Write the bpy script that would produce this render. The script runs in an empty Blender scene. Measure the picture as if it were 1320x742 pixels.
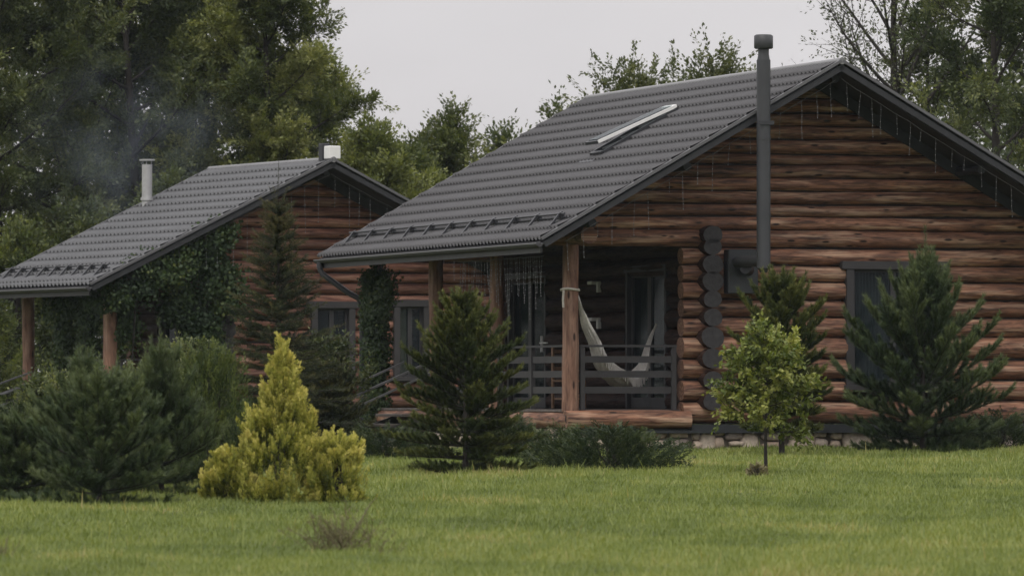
import bpy, math, random
import numpy as np
from mathutils import Vector, noise

# ------------------------------------------------------------------ camera, light, exposure
scene = bpy.context.scene
C = scene.collection
cam_d = bpy.data.cameras.new("camera")
cam = bpy.data.objects.new("camera", cam_d)
C.objects.link(cam)
FPX = 8000.0                       # focal length in pixels of a 1320 px wide picture
HOR = 505.7                        # picture row of the horizon
cam.location = (0, 0, 0)
cam.rotation_euler = (math.radians(90), 0, 0)
cam_d.sensor_width = 36.0
cam_d.lens = 36.0 * FPX / 1320.0
cam_d.shift_y = (HOR - 371.0) / 1320.0
cam_d.clip_start = 0.5
cam_d.clip_end = 9000
cam_d.dof.use_dof = True
cam_d.dof.focus_distance = 96.0
cam_d.dof.aperture_fstop = 4.0
scene.camera = cam

SUN_EL, SUN_AZ = math.radians(52), math.radians(205)      # azimuth clockwise from +Y
world = bpy.data.worlds.new("World")
scene.world = world
world.use_nodes = True
nt = world.node_tree
nt.nodes.clear()
wout = nt.nodes.new('ShaderNodeOutputWorld')
bg = nt.nodes.new('ShaderNodeBackground')
sky = nt.nodes.new('ShaderNodeTexSky')
sky.sky_type = 'NISHITA'
sky.sun_disc = False
sky.sun_elevation = SUN_EL
sky.sun_rotation = SUN_AZ
sky.dust_density = 4.0
sky.air_density = 1.0
# an even overcast layer over the clear sky: cloud grey, brighter overhead than at the horizon
tc = nt.nodes.new('ShaderNodeTexCoord')
sep = nt.nodes.new('ShaderNodeSeparateXYZ')
ramp = nt.nodes.new('ShaderNodeMapRange')
ramp.inputs['From Min'].default_value = 0.0
ramp.inputs['From Max'].default_value = 1.0
ramp.inputs['To Min'].default_value = 1.0
ramp.inputs['To Max'].default_value = 3.1
wn = nt.nodes.new('ShaderNodeTexNoise')
wn.inputs['Scale'].default_value = 9.0
wn.inputs['Detail'].default_value = 3.0
wmap = nt.nodes.new('ShaderNodeMapping')
wmap.inputs['Scale'].default_value = (1, 1, 3.5)
wr = nt.nodes.new('ShaderNodeMapRange')
wr.inputs['To Min'].default_value = 0.84
wr.inputs['To Max'].default_value = 1.14
mul = nt.nodes.new('ShaderNodeMath'); mul.operation = 'MULTIPLY'
cloud = nt.nodes.new('ShaderNodeVectorMath'); cloud.operation = 'SCALE'
cloud.inputs[0].default_value = (8.05, 7.8, 7.95)
mix = nt.nodes.new('ShaderNodeMix'); mix.data_type = 'RGBA'
mix.inputs['Factor'].default_value = 0.93
L = nt.links.new
L(tc.outputs['Generated'], sep.inputs[0]); L(sep.outputs['Z'], ramp.inputs['Value'])
L(tc.outputs['Generated'], wmap.inputs['Vector']); L(wmap.outputs[0], wn.inputs['Vector'])
L(wn.outputs['Fac'], wr.inputs['Value'])
L(ramp.outputs[0], mul.inputs[0]); L(wr.outputs[0], mul.inputs[1])
L(mul.outputs[0], cloud.inputs['Scale'])
L(sky.outputs[0], mix.inputs['A']); L(cloud.outputs[0], mix.inputs['B'])
L(mix.outputs['Result'], bg.inputs['Color'])
bg.inputs['Strength'].default_value = 0.13
L(bg.outputs[0], wout.inputs['Surface'])

sun_d = bpy.data.lights.new("sun", 'SUN')
sun_d.energy = 1.5
sun_d.angle = math.radians(14)
sun_d.color = (1.0, 0.95, 0.86)
sun = bpy.data.objects.new("sun", sun_d)
C.objects.link(sun)
sd = Vector((math.sin(SUN_AZ) * math.cos(SUN_EL), math.cos(SUN_AZ) * math.cos(SUN_EL), math.sin(SUN_EL)))
sun.rotation_euler = sd.to_track_quat('Z', 'Y').to_euler()
sun.location = sd * 60

scene.view_settings.view_transform = 'Standard'
scene.view_settings.look = 'None'
scene.view_settings.gamma = 1.0
scene.view_settings.exposure = -0.70
scene.render.engine = 'CYCLES'
scene.cycles.use_denoising = True
scene.cycles.max_bounces = 5
scene.cycles.diffuse_bounces = 3
scene.cycles.transmission_bounces = 3
scene.cycles.transparent_max_bounces = 6
scene.cycles.volume_bounces = 0
scene.cycles.volume_step_rate = 2.0
scene.cycles.caustics_reflective = False
scene.cycles.caustics_refractive = False

# ------------------------------------------------------------------ terrain
def ground(x, y):
    x = np.asarray(x, float); y = np.asarray(y, float)
    dm = 93.0 + np.clip(x, 0, 9) * 0.95
    k = 1.2
    t = np.where(y < dm, y, dm + 0 * y)
    t = t - 0.12 * np.exp(-np.abs(y - dm) / k)
    t = np.maximum(t, 38.0)
    g = -2.424 + 0.0162 * t - 0.006 * np.clip(x, -25, 25)
    g = g + 0.018 * np.sin(x * 1.3 + 0.31 * y) * np.sin(y * 0.47 + 1.7) + 0.012 * np.sin(x * 3.1 - 0.9 * y)
    # a shallow hollow on the left, where the second cabin stands
    g = g - 0.12 * np.clip((y - 93) / 12, 0, 1) * np.clip((1.0 - x) / 4, 0, 1)
    return g

def at(px, D, py=None):
    """picture column and distance -> a point in the scene (on the ground unless a row is given)"""
    x = (px - 660.0) * D / FPX
    z = float(ground(x, D)) if py is None else (HOR - py) * D / FPX
    return (x, D, z)

# ------------------------------------------------------------------ helpers: objects
def tag(o, label=None, cat=None, group=None, kind=None):
    if label: o['label'] = label
    if cat: o['category'] = cat
    if group: o['group'] = group
    if kind: o['kind'] = kind
    return o

def empty(name, loc=(0, 0, 0), rz=0.0):
    o = bpy.data.objects.new(name, None)
    o.empty_display_size = 0.3
    C.objects.link(o)
    o.location = loc
    o.rotation_euler = (0, 0, rz)
    return o

def link_mesh(name, me, mats, parent=None):
    if not isinstance(mats, (list, tuple)): mats = [mats]
    for m in mats: me.materials.append(m)
    o = bpy.data.objects.new(name, me)
    C.objects.link(o)
    if parent is not None: o.parent = parent
    return o

def poly_mesh(name, verts, tint, mats, parent=None, smooth=False):
    """verts: (N, k, 3) array, N separate k-gons; tint: (N,) colour variation"""
    N, k = verts.shape[0], verts.shape[1]
    me = bpy.data.meshes.new(name)
    me.vertices.add(N * k)
    me.vertices.foreach_set('co', verts.reshape(-1).astype(np.float32))
    me.loops.add(N * k)
    me.loops.foreach_set('vertex_index', np.arange(N * k, dtype=np.int32))
    me.polygons.add(N)
    me.polygons.foreach_set('loop_start', np.arange(0, N * k, k, dtype=np.int32))
    me.polygons.foreach_set('loop_total', np.full(N, k, dtype=np.int32))
    a = me.attributes.new('tint', 'FLOAT', 'POINT')
    a.data.foreach_set('value', np.repeat(tint.astype(np.float32), k))
    me.update(calc_edges=True)
    return link_mesh(name, me, mats, parent)

class MB:
    """collects shapes and links them as ONE mesh"""
    def __init__(s):
        s.v = []; s.f = []; s.m = []; s.g = []; s.t = []; s.sm = []
    def add(s, vs, fs, mi=0, g=None, tint=0.5, smooth=False):
        b = len(s.v)
        s.v += [tuple(p) for p in vs]
        s.g += [tuple(q) for q in g] if g is not None else [tuple(p) for p in vs]
        s.t += [tint] * len(vs)
        s.f += [tuple(i + b for i in f) for f in fs]
        s.m += [mi] * len(fs); s.sm += [smooth] * len(fs)
    def box(s, x0, x1, y0, y1, z0, z1, mi=0, tint=0.5, bev=0.0):
        if bev <= 0:
            vs = [(x, y, z) for x in (x0, x1) for y in (y0, y1) for z in (z0, z1)]
            fs = [(0, 1, 3, 2), (4, 6, 7, 5), (0, 4, 5, 1), (2, 3, 7, 6), (0, 2, 6, 4), (1, 5, 7, 3)]
            s.add(vs, fs, mi, None, tint)
        else:
            b = min(bev, (x1 - x0) * .45, (y1 - y0) * .45, (z1 - z0) * .45)
            vs = []
            idx = {}
            for ix, x in enumerate((x0, x1)):
                for iy, y in enumerate((y0, y1)):
                    for iz, z in enumerate((z0, z1)):
                        sx, sy, sz = (b if ix == 0 else -b), (b if iy == 0 else -b), (b if iz == 0 else -b)
                        idx[ix, iy, iz, 0] = len(vs); vs.append((x, y + sy, z + sz))
                        idx[ix, iy, iz, 1] = len(vs); vs.append((x + sx, y, z + sz))
                        idx[ix, iy, iz, 2] = len(vs); vs.append((x + sx, y + sy, z))
            fs = []
            for i in (0, 1):
                fs.append([idx[i, a, c, 0] for a, c in ((0, 0), (0, 1), (1, 1), (1, 0))])
                fs.append([idx[a, i, c, 1] for a, c in ((0, 0), (0, 1), (1, 1), (1, 0))])
                fs.append([idx[a, c, i, 2] for a, c in ((0, 0), (0, 1), (1, 1), (1, 0))])
                for j in (0, 1):
                    fs.append([idx[0, i, j, 1], idx[1, i, j, 1], idx[1, i, j, 2], idx[0, i, j, 2]])
                    fs.append([idx[i, 0, j, 0], idx[i, 1, j, 0], idx[i, 1, j, 2], idx[i, 0, j, 2]])
                    fs.append([idx[i, j, 0, 0], idx[i, j, 1, 0], idx[i, j, 1, 1], idx[i, j, 0, 1]])
                    for k in (0, 1):
                        fs.append([idx[i, j, k, 0], idx[i, j, k, 1], idx[i, j, k, 2]])
            s.add(vs, fs, mi, None, tint)
    def beam(s, a, b, w, h, mi=0, tint=0.5, up=(0, 0, 1)):
        a = Vector(a); b = Vector(b); d = (b - a).normalized()
        side = d.cross(Vector(up))
        if side.length < 1e-4: side = Vector((1, 0, 0))
        side.normalize(); u = side.cross(d)
        vs = []
        for p in (a, b):
            for sx, sz in ((-1, -1), (1, -1), (1, 1), (-1, 1)):
                vs.append(p + side * (sx * w / 2) + u * (sz * h / 2))
        s.add(vs, [(3, 2, 1, 0), (4, 5, 6, 7), (0, 1, 5, 4), (1, 2, 6, 5), (2, 3, 7, 6), (3, 0, 4, 7)], mi, None, tint)
    def tube(s, pts, rad, n=8, mi=0, tint=0.5, cap=True, seed=None):
        pts = [Vector(p) for p in pts]
        if not hasattr(rad, '__len__'): rad = [rad] * len(pts)
        vs = []; g = []; along = 0
        ref = None
        for i, p in enumerate(pts):
            d = (pts[min(i + 1, len(pts) - 1)] - pts[max(i - 1, 0)])
            if d.length < 1e-9: d = Vector((0, 0, 1))
            d.normalize()
            if ref is None or abs(ref.dot(d)) > .95:
                ref = Vector((0, 0, 1)) if abs(d.z) < .8 else Vector((1, 0, 0))
            u = d.cross(ref).normalized(); w = u.cross(d)
            ref = w
            if i: along += (p - pts[i - 1]).length
            for k in range(n):
                a = 2 * math.pi * k / n
                vs.append(p + (u * math.cos(a) + w * math.sin(a)) * rad[i])
                g.append((along, math.sin(a) * .15, (seed or 0) + math.cos(a) * .15))
        fs = []
        for i in range(len(pts) - 1):
            for k in range(n):
                k2 = (k + 1) % n
                fs.append((i * n + k, i * n + k2, (i + 1) * n + k2, (i + 1) * n + k))
        s.add(vs, fs, mi, g, tint, smooth=True)
        if cap:
            s.add([vs[k] for k in range(n)], [tuple(range(n))[::-1]], mi, [g[k] for k in range(n)], tint)
            m = (len(pts) - 1) * n
            s.add([vs[m + k] for k in range(n)], [tuple(range(n))], mi, [g[m + k] for k in range(n)], tint)
    def build(s, name, mats, parent=None, geo=False):
        me = bpy.data.meshes.new(name)
        me.from_pydata([tuple(p) for p in s.v], [], s.f)
        me.polygons.foreach_set('material_index', s.m)
        me.polygons.foreach_set('use_smooth', s.sm)
        a = me.attributes.new('tint', 'FLOAT', 'POINT'); a.data.foreach_set('value', s.t)
        if geo:
            a = me.attributes.new('gco', 'FLOAT_VECTOR', 'POINT')
            a.data.foreach_set('vector', np.array(s.g, dtype=np.float32).reshape(-1))
        me.update()
        return link_mesh(name, me, mats, parent)

# ------------------------------------------------------------------ materials
def newmat(name):
    m = bpy.data.materials.new(name); m.use_nodes = True
    n = m.node_tree; n.nodes.clear()
    o = n.nodes.new('ShaderNodeOutputMaterial')
    return m, n, o

def node(n, t, **kw):
    x = n.nodes.new(t)
    for k, v in kw.items():
        if k.startswith('i_'): x.inputs[k[2:].replace('_', ' ')].default_value = v
        else: setattr(x, k, v)
    return x

def ramp_node(n, stops, fac):
    r = n.nodes.new('ShaderNodeValToRGB')
    e = r.color_ramp.elements
    while len(e) < len(stops): e.new(0.5)
    for i, (p, c) in enumerate(stops):
        e[i].position = p; e[i].color = (*c, 1)
    n.links.new(fac, r.inputs['Fac'])
    return r

def mixc(n, a, b, fac, mode='MIX'):
    x = n.nodes.new('ShaderNodeMix'); x.data_type = 'RGBA'; x.blend_type = mode
    for s, v in (('A', a), ('B', b)):
        if hasattr(v, 'links'): n.links.new(v, x.inputs[s])
        else: x.inputs[s].default_value = (*v, 1)
    if hasattr(fac, 'links'): n.links.new(fac, x.inputs['Factor'])
    else: x.inputs['Factor'].default_value = fac
    return x.outputs['Result']

def simple(name, col, rough=0.6, var=0.25, scale=6.0, metal=0.0, bump=0.0, spec=0.5):
    m, n, o = newmat(name)
    p = n.nodes.new('ShaderNodeBsdfPrincipled')
    t = node(n, 'ShaderNodeTexCoord'); nz = node(n, 'ShaderNodeTexNoise', i_Scale=scale, i_Detail=5.0)
    n.links.new(t.outputs['Object'], nz.inputs['Vector'])
    r = ramp_node(n, [(0.25, tuple(c * (1 - var) for c in col)), (0.75, tuple(min(1, c * (1 + var)) for c in col))], nz.outputs['Fac'])
    n.links.new(r.outputs[0], p.inputs['Base Color'])
    p.inputs['Roughness'].default_value = rough
    p.inputs['Metallic'].default_value = metal
    p.inputs['Specular IOR Level'].default_value = spec
    if bump:
        b = node(n, 'ShaderNodeBump', i_Strength=bump, i_Distance=0.01)
        n.links.new(nz.outputs['Fac'], b.inputs['Height']); n.links.new(b.outputs[0], p.inputs['Normal'])
    n.links.new(p.outputs[0], o.inputs[0])
    return m

def log_material(name, lo, hi, pale, streak=0.5, spec=0.35):
    """stained pine logs: grain runs along the log (attribute gco), each log with its own tone"""
    m, n, o = newmat(name)
    p = n.nodes.new('ShaderNodeBsdfPrincipled')
    at_ = node(n, 'ShaderNodeAttribute', attribute_name='gco')
    tn = node(n, 'ShaderNodeAttribute', attribute_name='tint')
    mp = node(n, 'ShaderNodeMapping'); mp.inputs['Scale'].default_value = (2.4, 19, 13)
    n.links.new(at_.outputs['Vector'], mp.inputs['Vector'])
    n1 = node(n, 'ShaderNodeTexNoise', i_Scale=1.0, i_Detail=7.0, i_Roughness=0.62, i_Distortion=0.6)
    n.links.new(mp.outputs[0], n1.inputs['Vector'])
    mp2 = node(n, 'ShaderNodeMapping'); mp2.inputs['Scale'].default_value = (0.9, 9, 5); mp2.inputs['Location'].default_value = (7, 3, 1)
    n.links.new(at_.outputs['Vector'], mp2.inputs['Vector'])
    n2 = node(n, 'ShaderNodeTexNoise', i_Scale=1.0, i_Detail=4.0, i_Roughness=0.6)
    n.links.new(mp2.outputs[0], n2.inputs['Vector'])
    base = ramp_node(n, [(0.36, lo), (0.52, tuple((a + b) / 2 for a, b in zip(lo, hi))), (0.66, hi)], n1.outputs['Fac'])
    pl = ramp_node(n, [(0.50, (0, 0, 0)), (0.72, (1, 1, 1))], n2.outputs['Fac'])
    f = node(n, 'ShaderNodeMath', operation='MULTIPLY'); f.inputs[1].default_value = streak
    n.links.new(pl.outputs[0], f.inputs[0])
    c = mixc(n, base.outputs[0], pale, f.outputs[0])
    # knots
    mp3 = node(n, 'ShaderNodeMapping'); mp3.inputs['Scale'].default_value = (2.2, 7.0, 7.0)
    n.links.new(at_.outputs['Vector'], mp3.inputs['Vector'])
    vo = node(n, 'ShaderNodeTexVoronoi', i_Scale=1.0, i_Randomness=1.0)
    n.links.new(mp3.outputs[0], vo.inputs['Vector'])
    kn = ramp_node(n, [(0.10, (1, 1, 1)), (0.19, (0, 0, 0))], vo.outputs['Distance'])
    c = mixc(n, c, tuple(x * 0.3 for x in lo), kn.outputs[0])
    # long drying cracks
    mp4 = node(n, 'ShaderNodeMapping'); mp4.inputs['Scale'].default_value = (0.35, 17, 14)
    n.links.new(at_.outputs['Vector'], mp4.inputs['Vector'])
    n4 = node(n, 'ShaderNodeTexNoise', i_Scale=1.0, i_Detail=3.0)
    n.links.new(mp4.outputs[0], n4.inputs['Vector'])
    ck = ramp_node(n, [(0.485, (0, 0, 0)), (0.497, (1, 1, 1)), (0.503, (1, 1, 1)), (0.515, (0, 0, 0))], n4.outputs['Fac'])
    fk = node(n, 'ShaderNodeMath', operation='MULTIPLY'); fk.inputs[1].default_value = 0.6
    n.links.new(ck.outputs[0], fk.inputs[0])
    c = mixc(n, c, tuple(x * 0.35 for x in lo), fk.outputs[0])
    # tone of each log
    tr = node(n, 'ShaderNodeMapRange'); tr.inputs['To Min'].default_value = 0.72; tr.inputs['To Max'].default_value = 1.28
    n.links.new(tn.outputs['Fac'], tr.inputs['Value'])
    sc = node(n, 'ShaderNodeVectorMath', operation='SCALE')
    n.links.new(c, sc.inputs[0]); n.links.new(tr.outputs[0], sc.inputs['Scale'])
    n.links.new(sc.outputs[0], p.inputs['Base Color'])
    p.inputs['Roughness'].default_value = 0.62
    p.inputs['Specular IOR Level'].default_value = spec
    b = node(n, 'ShaderNodeBump', i_Strength=0.9, i_Distance=0.03)
    n.links.new(n1.outputs['Fac'], b.inputs['Height']); n.links.new(b.outputs[0], p.inputs['Normal'])
    n.links.new(p.outputs[0], o.inputs[0])
    return m

def leaf_material(name, stops, trans=0.3, rough=0.5, noise_scale=1.2, spec=0.25):
    """stops: colours picked by the leaf's tint"""
    m, n, o = newmat(name)
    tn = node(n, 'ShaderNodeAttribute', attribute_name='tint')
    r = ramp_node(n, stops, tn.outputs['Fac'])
    d = n.nodes.new('ShaderNodeBsdfPrincipled')
    d.inputs['Roughness'].default_value = rough
    d.inputs['Specular IOR Level'].default_value = spec
    n.links.new(r.outputs[0], d.inputs['Base Color'])
    t = n.nodes.new('ShaderNodeBsdfTranslucent')
    tc_ = mixc(n, r.outputs[0], (1.0, 1.0, 0.35), 0.9, 'MULTIPLY')
    n.links.new(tc_, t.inputs['Color'])
    mx = n.nodes.new('ShaderNodeMixShader'); mx.inputs[0].default_value = trans
    n.links.new(d.outputs[0], mx.inputs[1]); n.links.new(t.outputs[0], mx.inputs[2])
    n.links.new(mx.outputs[0], o.inputs[0])
    return m

M = {}
M['log'] = log_material('stained_log', (0.060, 0.030, 0.021), (0.310, 0.150, 0.090), (0.60, 0.41, 0.28), 0.8)
M['log_far'] = log_material('weathered_log', (0.075, 0.031, 0.022), (0.27, 0.125, 0.082), (0.46, 0.29, 0.20), 0.55)
M['post'] = log_material('peeled_post', (0.11, 0.056, 0.038), (0.26, 0.145, 0.098), (0.42, 0.29, 0.21), 0.6)
M['log_painted_shade'] = log_material('painted_shade_log', (0.022, 0.013, 0.011), (0.060, 0.034, 0.027), (0.10, 0.065, 0.05), 0.4, 0.08)  # porch shade painted into the colour of the same logs
M['chink'] = simple('dark_chinking', (0.014, 0.011, 0.010), 0.9, 0.3, 10)
M['log_end'] = simple('dark_painted_log_end', (0.030, 0.028, 0.029), 0.75, 0.5, 14, bump=.8)
M['trim'] = simple('dark_brown_trim', (0.035, 0.034, 0.036), 0.6, 0.2, 5)
M['board'] = simple('grey_brown_painted_board', (0.033, 0.031, 0.032), 0.6, 0.25, 4, bump=.2)
M['deck'] = simple('deck_board', (0.10, 0.085, 0.075), 0.75, 0.3, 5)
M['soffit'] = simple('soffit_board', (0.022, 0.023, 0.026), 0.7, 0.25, 5)
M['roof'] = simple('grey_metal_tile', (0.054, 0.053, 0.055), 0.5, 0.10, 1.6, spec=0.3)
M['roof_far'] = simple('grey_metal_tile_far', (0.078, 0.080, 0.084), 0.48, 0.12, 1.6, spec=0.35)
M['edge'] = simple('roof_edge_metal', (0.10, 0.10, 0.105), 0.4, 0.1, 3, spec=.5)
M['ridge'] = simple('ridge_metal', (0.17, 0.17, 0.173), 0.4, 0.1, 3, spec=.5)
M['darkmetal'] = simple('black_metal', (0.025, 0.026, 0.03), 0.5, 0.2, 5)
M['flue'] = simple('grey_painted_flue', (0.040, 0.042, 0.046), 0.5, 0.15, 3)
M['steel'] = simple('galvanised_steel', (0.42, 0.42, 0.42), 0.45, 0.2, 5, metal=0.4)
M['white'] = simple('white_paint', (0.75, 0.75, 0.73), 0.5, 0.08, 5)
M['sashgrey'] = simple('light_grey_sash', (0.45, 0.45, 0.45), 0.4, 0.08, 5)
M['lampwhite'] = simple('white_lamp_housing', (0.7, 0.7, 0.68), 0.5, 0.08, 5)
M['fabric'] = simple('off_white_cotton', (0.78, 0.75, 0.70), 0.9, 0.15, 30, bump=.3)
M['rope'] = simple('cotton_rope', (0.5, 0.47, 0.41), 0.9, 0.2, 40)
M['curtain'] = simple('beige_curtain', (0.55, 0.50, 0.34), 0.9, 0.2, 5)
M['greycurtain'] = simple('grey_green_curtain', (0.028, 0.036, 0.034), 0.9, 0.2, 5)
M['chairwood'] = simple('chair_wood', (0.28, 0.17, 0.10), 0.6, 0.3, 10)
M['wire'] = simple('white_wire', (0.13, 0.13, 0.13), 0.6, 0.1, 5)
M['bulb'] = simple('clear_bulb', (0.26, 0.26, 0.27), 0.3, 0.1, 5)
M['bark'] = simple('bark', (0.028, 0.023, 0.019), 0.9, 0.45, 14, bump=.6)
M['palebark'] = simple('pale_bark', (0.13, 0.115, 0.10), 0.9, 0.4, 14, bump=.5)
M['boxgrey'] = simple('dark_grey_box', (0.020, 0.023, 0.026), 0.5, 0.15, 4)
M['black'] = simple('dark_interior', (0.02, 0.02, 0.022), 0.9, 0.2, 5)
def glass_material():
    m, n, o = newmat('window_glass')
    p = n.nodes.new('ShaderNodeBsdfPrincipled')
    p.inputs['Base Color'].default_value = (0.03, 0.04, 0.045, 1)
    p.inputs['Roughness'].default_value = 0.06
    p.inputs['Specular IOR Level'].default_value = 0.35
    t = n.nodes.new('ShaderNodeBsdfTransparent'); t.inputs['Color'].default_value = (0.8, 0.86, 0.86, 1)
    mx = n.nodes.new('ShaderNodeMixShader'); mx.inputs[0].default_value = 0.3
    n.links.new(t.outputs[0], mx.inputs[1]); n.links.new(p.outputs[0], mx.inputs[2])
    n.links.new(mx.outputs[0], o.inputs[0])
    return m
M['glass'] = glass_material()
def stone_material():
    m, n, o = newmat('field_stone')
    p = n.nodes.new('ShaderNodeBsdfPrincipled')
    tn = node(n, 'ShaderNodeAttribute', attribute_name='tint')
    t = node(n, 'ShaderNodeTexCoord'); nz = node(n, 'ShaderNodeTexNoise', i_Scale=14.0, i_Detail=6.0)
    n.links.new(t.outputs['Object'], nz.inputs['Vector'])
    r = ramp_node(n, [(0.0, (0.26, 0.18, 0.14)), (0.35, (0.44, 0.35, 0.27)), (0.7, (0.56, 0.47, 0.38)), (1.0, (0.34, 0.28, 0.25))], tn.outputs['Fac'])
    g = ramp_node(n, [(0.3, (0.62, 0.62, 0.62)), (0.7, (1.1, 1.1, 1.1))], nz.outputs['Fac'])
    c = mixc(n, r.outputs[0], g.outputs[0], 1.0, 'MULTIPLY')
    n.links.new(c, p.inputs['Base Color']); p.inputs['Roughness'].default_value = 0.85
    b = node(n, 'ShaderNodeBump', i_Strength=0.7, i_Distance=0.02)
    n.links.new(nz.outputs['Fac'], b.inputs['Height']); n.links.new(b.outputs[0], p.inputs['Normal'])
    n.links.new(p.outputs[0], o.inputs[0])
    return m
M['stone'] = stone_material()
M['mortar'] = simple('mortar', (0.17, 0.145, 0.12), 0.9, 0.3, 10, bump=.5)

M['leaf_a'] = leaf_material('leaf_mid_green', [(0.0, (0.038, 0.056, 0.028)), (0.5, (0.115, 0.142, 0.056)), (0.8, (0.220, 0.245, 0.090)), (1.0, (0.34, 0.35, 0.15))], .42)
M['leaf_b'] = leaf_material('leaf_dark_green', [(0.0, (0.036, 0.052, 0.030)), (0.5, (0.088, 0.112, 0.050)), (1.0, (0.24, 0.26, 0.110))], .38)
M['leaf_c'] = leaf_material('leaf_grey_green', [(0.0, (0.045, 0.058, 0.028)), (0.6, (0.095, 0.115, 0.052)), (1.0, (0.20, 0.21, 0.10))], .3)
M['leaf_y'] = leaf_material('leaf_bright_maple', [(0.0, (0.040, 0.066, 0.018)), (0.5, (0.145, 0.185, 0.042)), (1.0, (0.36, 0.37, 0.11))], .3)
M['ivy'] = leaf_material('ivy_leaf', [(0.0, (0.022, 0.040, 0.018)), (0.7, (0.050, 0.080, 0.028)), (1.0, (0.10, 0.12, 0.030))], .2)
M['pine'] = leaf_material('pine_needle', [(0.0, (0.020, 0.036, 0.018)), (0.45, (0.050, 0.080, 0.036)), (1.0, (0.150, 0.185, 0.075))], .15, spec=.3)
M['spruce'] = leaf_material('spruce_needle', [(0.0, (0.016, 0.026, 0.012)), (0.5, (0.034, 0.048, 0.018)), (1.0, (0.110, 0.098, 0.030))], .1, spec=.25)
M['spruce_y'] = leaf_material('young_fir_needle', [(0.0, (0.020, 0.034, 0.012)), (0.5, (0.048, 0.070, 0.020)), (1.0, (0.16, 0.17, 0.045))], .12, spec=.25)
M['thuja'] = leaf_material('golden_thuja_spray', [(0.0, (0.035, 0.050, 0.012)), (0.35, (0.135, 0.165, 0.034)), (0.65, (0.38, 0.38, 0.075)), (1.0, (0.70, 0.62, 0.20))], .22)
M['juniper'] = leaf_material('juniper_spray', [(0.0, (0.016, 0.028, 0.014)), (0.6, (0.032, 0.052, 0.022)), (1.0, (0.085, 0.105, 0.038))], .12)
M['cypress'] = leaf_material('green_thuja_spray', [(0.0, (0.018, 0.032, 0.012)), (0.55, (0.048, 0.074, 0.022)), (1.0, (0.13, 0.155, 0.042))], .15)
M['grassblade'] = leaf_material('grass_blade', [(0.0, (0.105, 0.145, 0.044)), (0.45, (0.208, 0.258, 0.078)), (0.85, (0.325, 0.350, 0.118)), (1.0, (0.40, 0.34, 0.16))], .36, spec=.2)
M['dry'] = leaf_material('dry_stem', [(0.0, (0.060, 0.048, 0.028)), (1.0, (0.26, 0.23, 0.12))], .1)

def ground_material():
    m, n, o = newmat('lawn_soil')
    p = n.nodes.new('ShaderNodeBsdfPrincipled')
    t = node(n, 'ShaderNodeNewGeometry')
    nz = node(n, 'ShaderNodeTexNoise', i_Scale=0.5, i_Detail=6.0)
    n.links.new(t.outputs['Position'], nz.inputs['Vector'])
    n2 = node(n, 'ShaderNodeTexNoise', i_Scale=22.0, i_Detail=4.0)
    n.links.new(t.outputs['Position'], n2.inputs['Vector'])
    r = ramp_node(n, [(0.3, (0.075, 0.095, 0.032)), (0.6, (0.115, 0.140, 0.046)), (0.8, (0.15, 0.155, 0.06))], nz.outputs['Fac'])
    g = ramp_node(n, [(0.3, (0.5, 0.5, 0.5)), (0.7, (1.1, 1.1, 1.1))], n2.outputs['Fac'])
    c = mixc(n, r.outputs[0], g.outputs[0], 1.0, 'MULTIPLY')
    n.links.new(c, p.inputs['Base Color']); p.inputs['Roughness'].default_value = 0.95
    p.inputs['Specular IOR Level'].default_value = 0.1
    n.links.new(p.outputs[0], o.inputs[0])
    return m
M['ground'] = ground_material()

# ------------------------------------------------------------------ ground sheet and lawn
def build_ground():
    xs = np.concatenate([-np.geomspace(3500, 22, 16), np.linspace(-20, 20, 81), np.geomspace(22, 3500, 16)])
    ys = np.concatenate([-np.geomspace(2000, 10, 10), np.linspace(0, 48, 17), np.linspace(50, 135, 171), np.geomspace(140, 7000, 18)])
    X, Y = np.meshgrid(xs, ys)
    Z = ground(X, Y)
    nx, ny = len(xs), len(ys)
    vs = np.stack([X, Y, Z], -1).reshape(-1, 3)
    fs = [(j * nx + i, j * nx + i + 1, (j + 1) * nx + i + 1, (j + 1) * nx + i) for j in range(ny - 1) for i in range(nx - 1)]
    me = bpy.data.meshes.new('ground')
    me.from_pydata(vs.tolist(), [], fs)
    me.polygons.foreach_set('use_smooth', [True] * len(fs))
    tag(link_mesh('ground', me, M['ground']), 'gently sloping green lawn in front of the log cabins', kind='structure')
build_ground()

# ------------------------------------------------------------------ the cabins
def rnd(a, b): return random.uniform(a, b)

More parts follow.
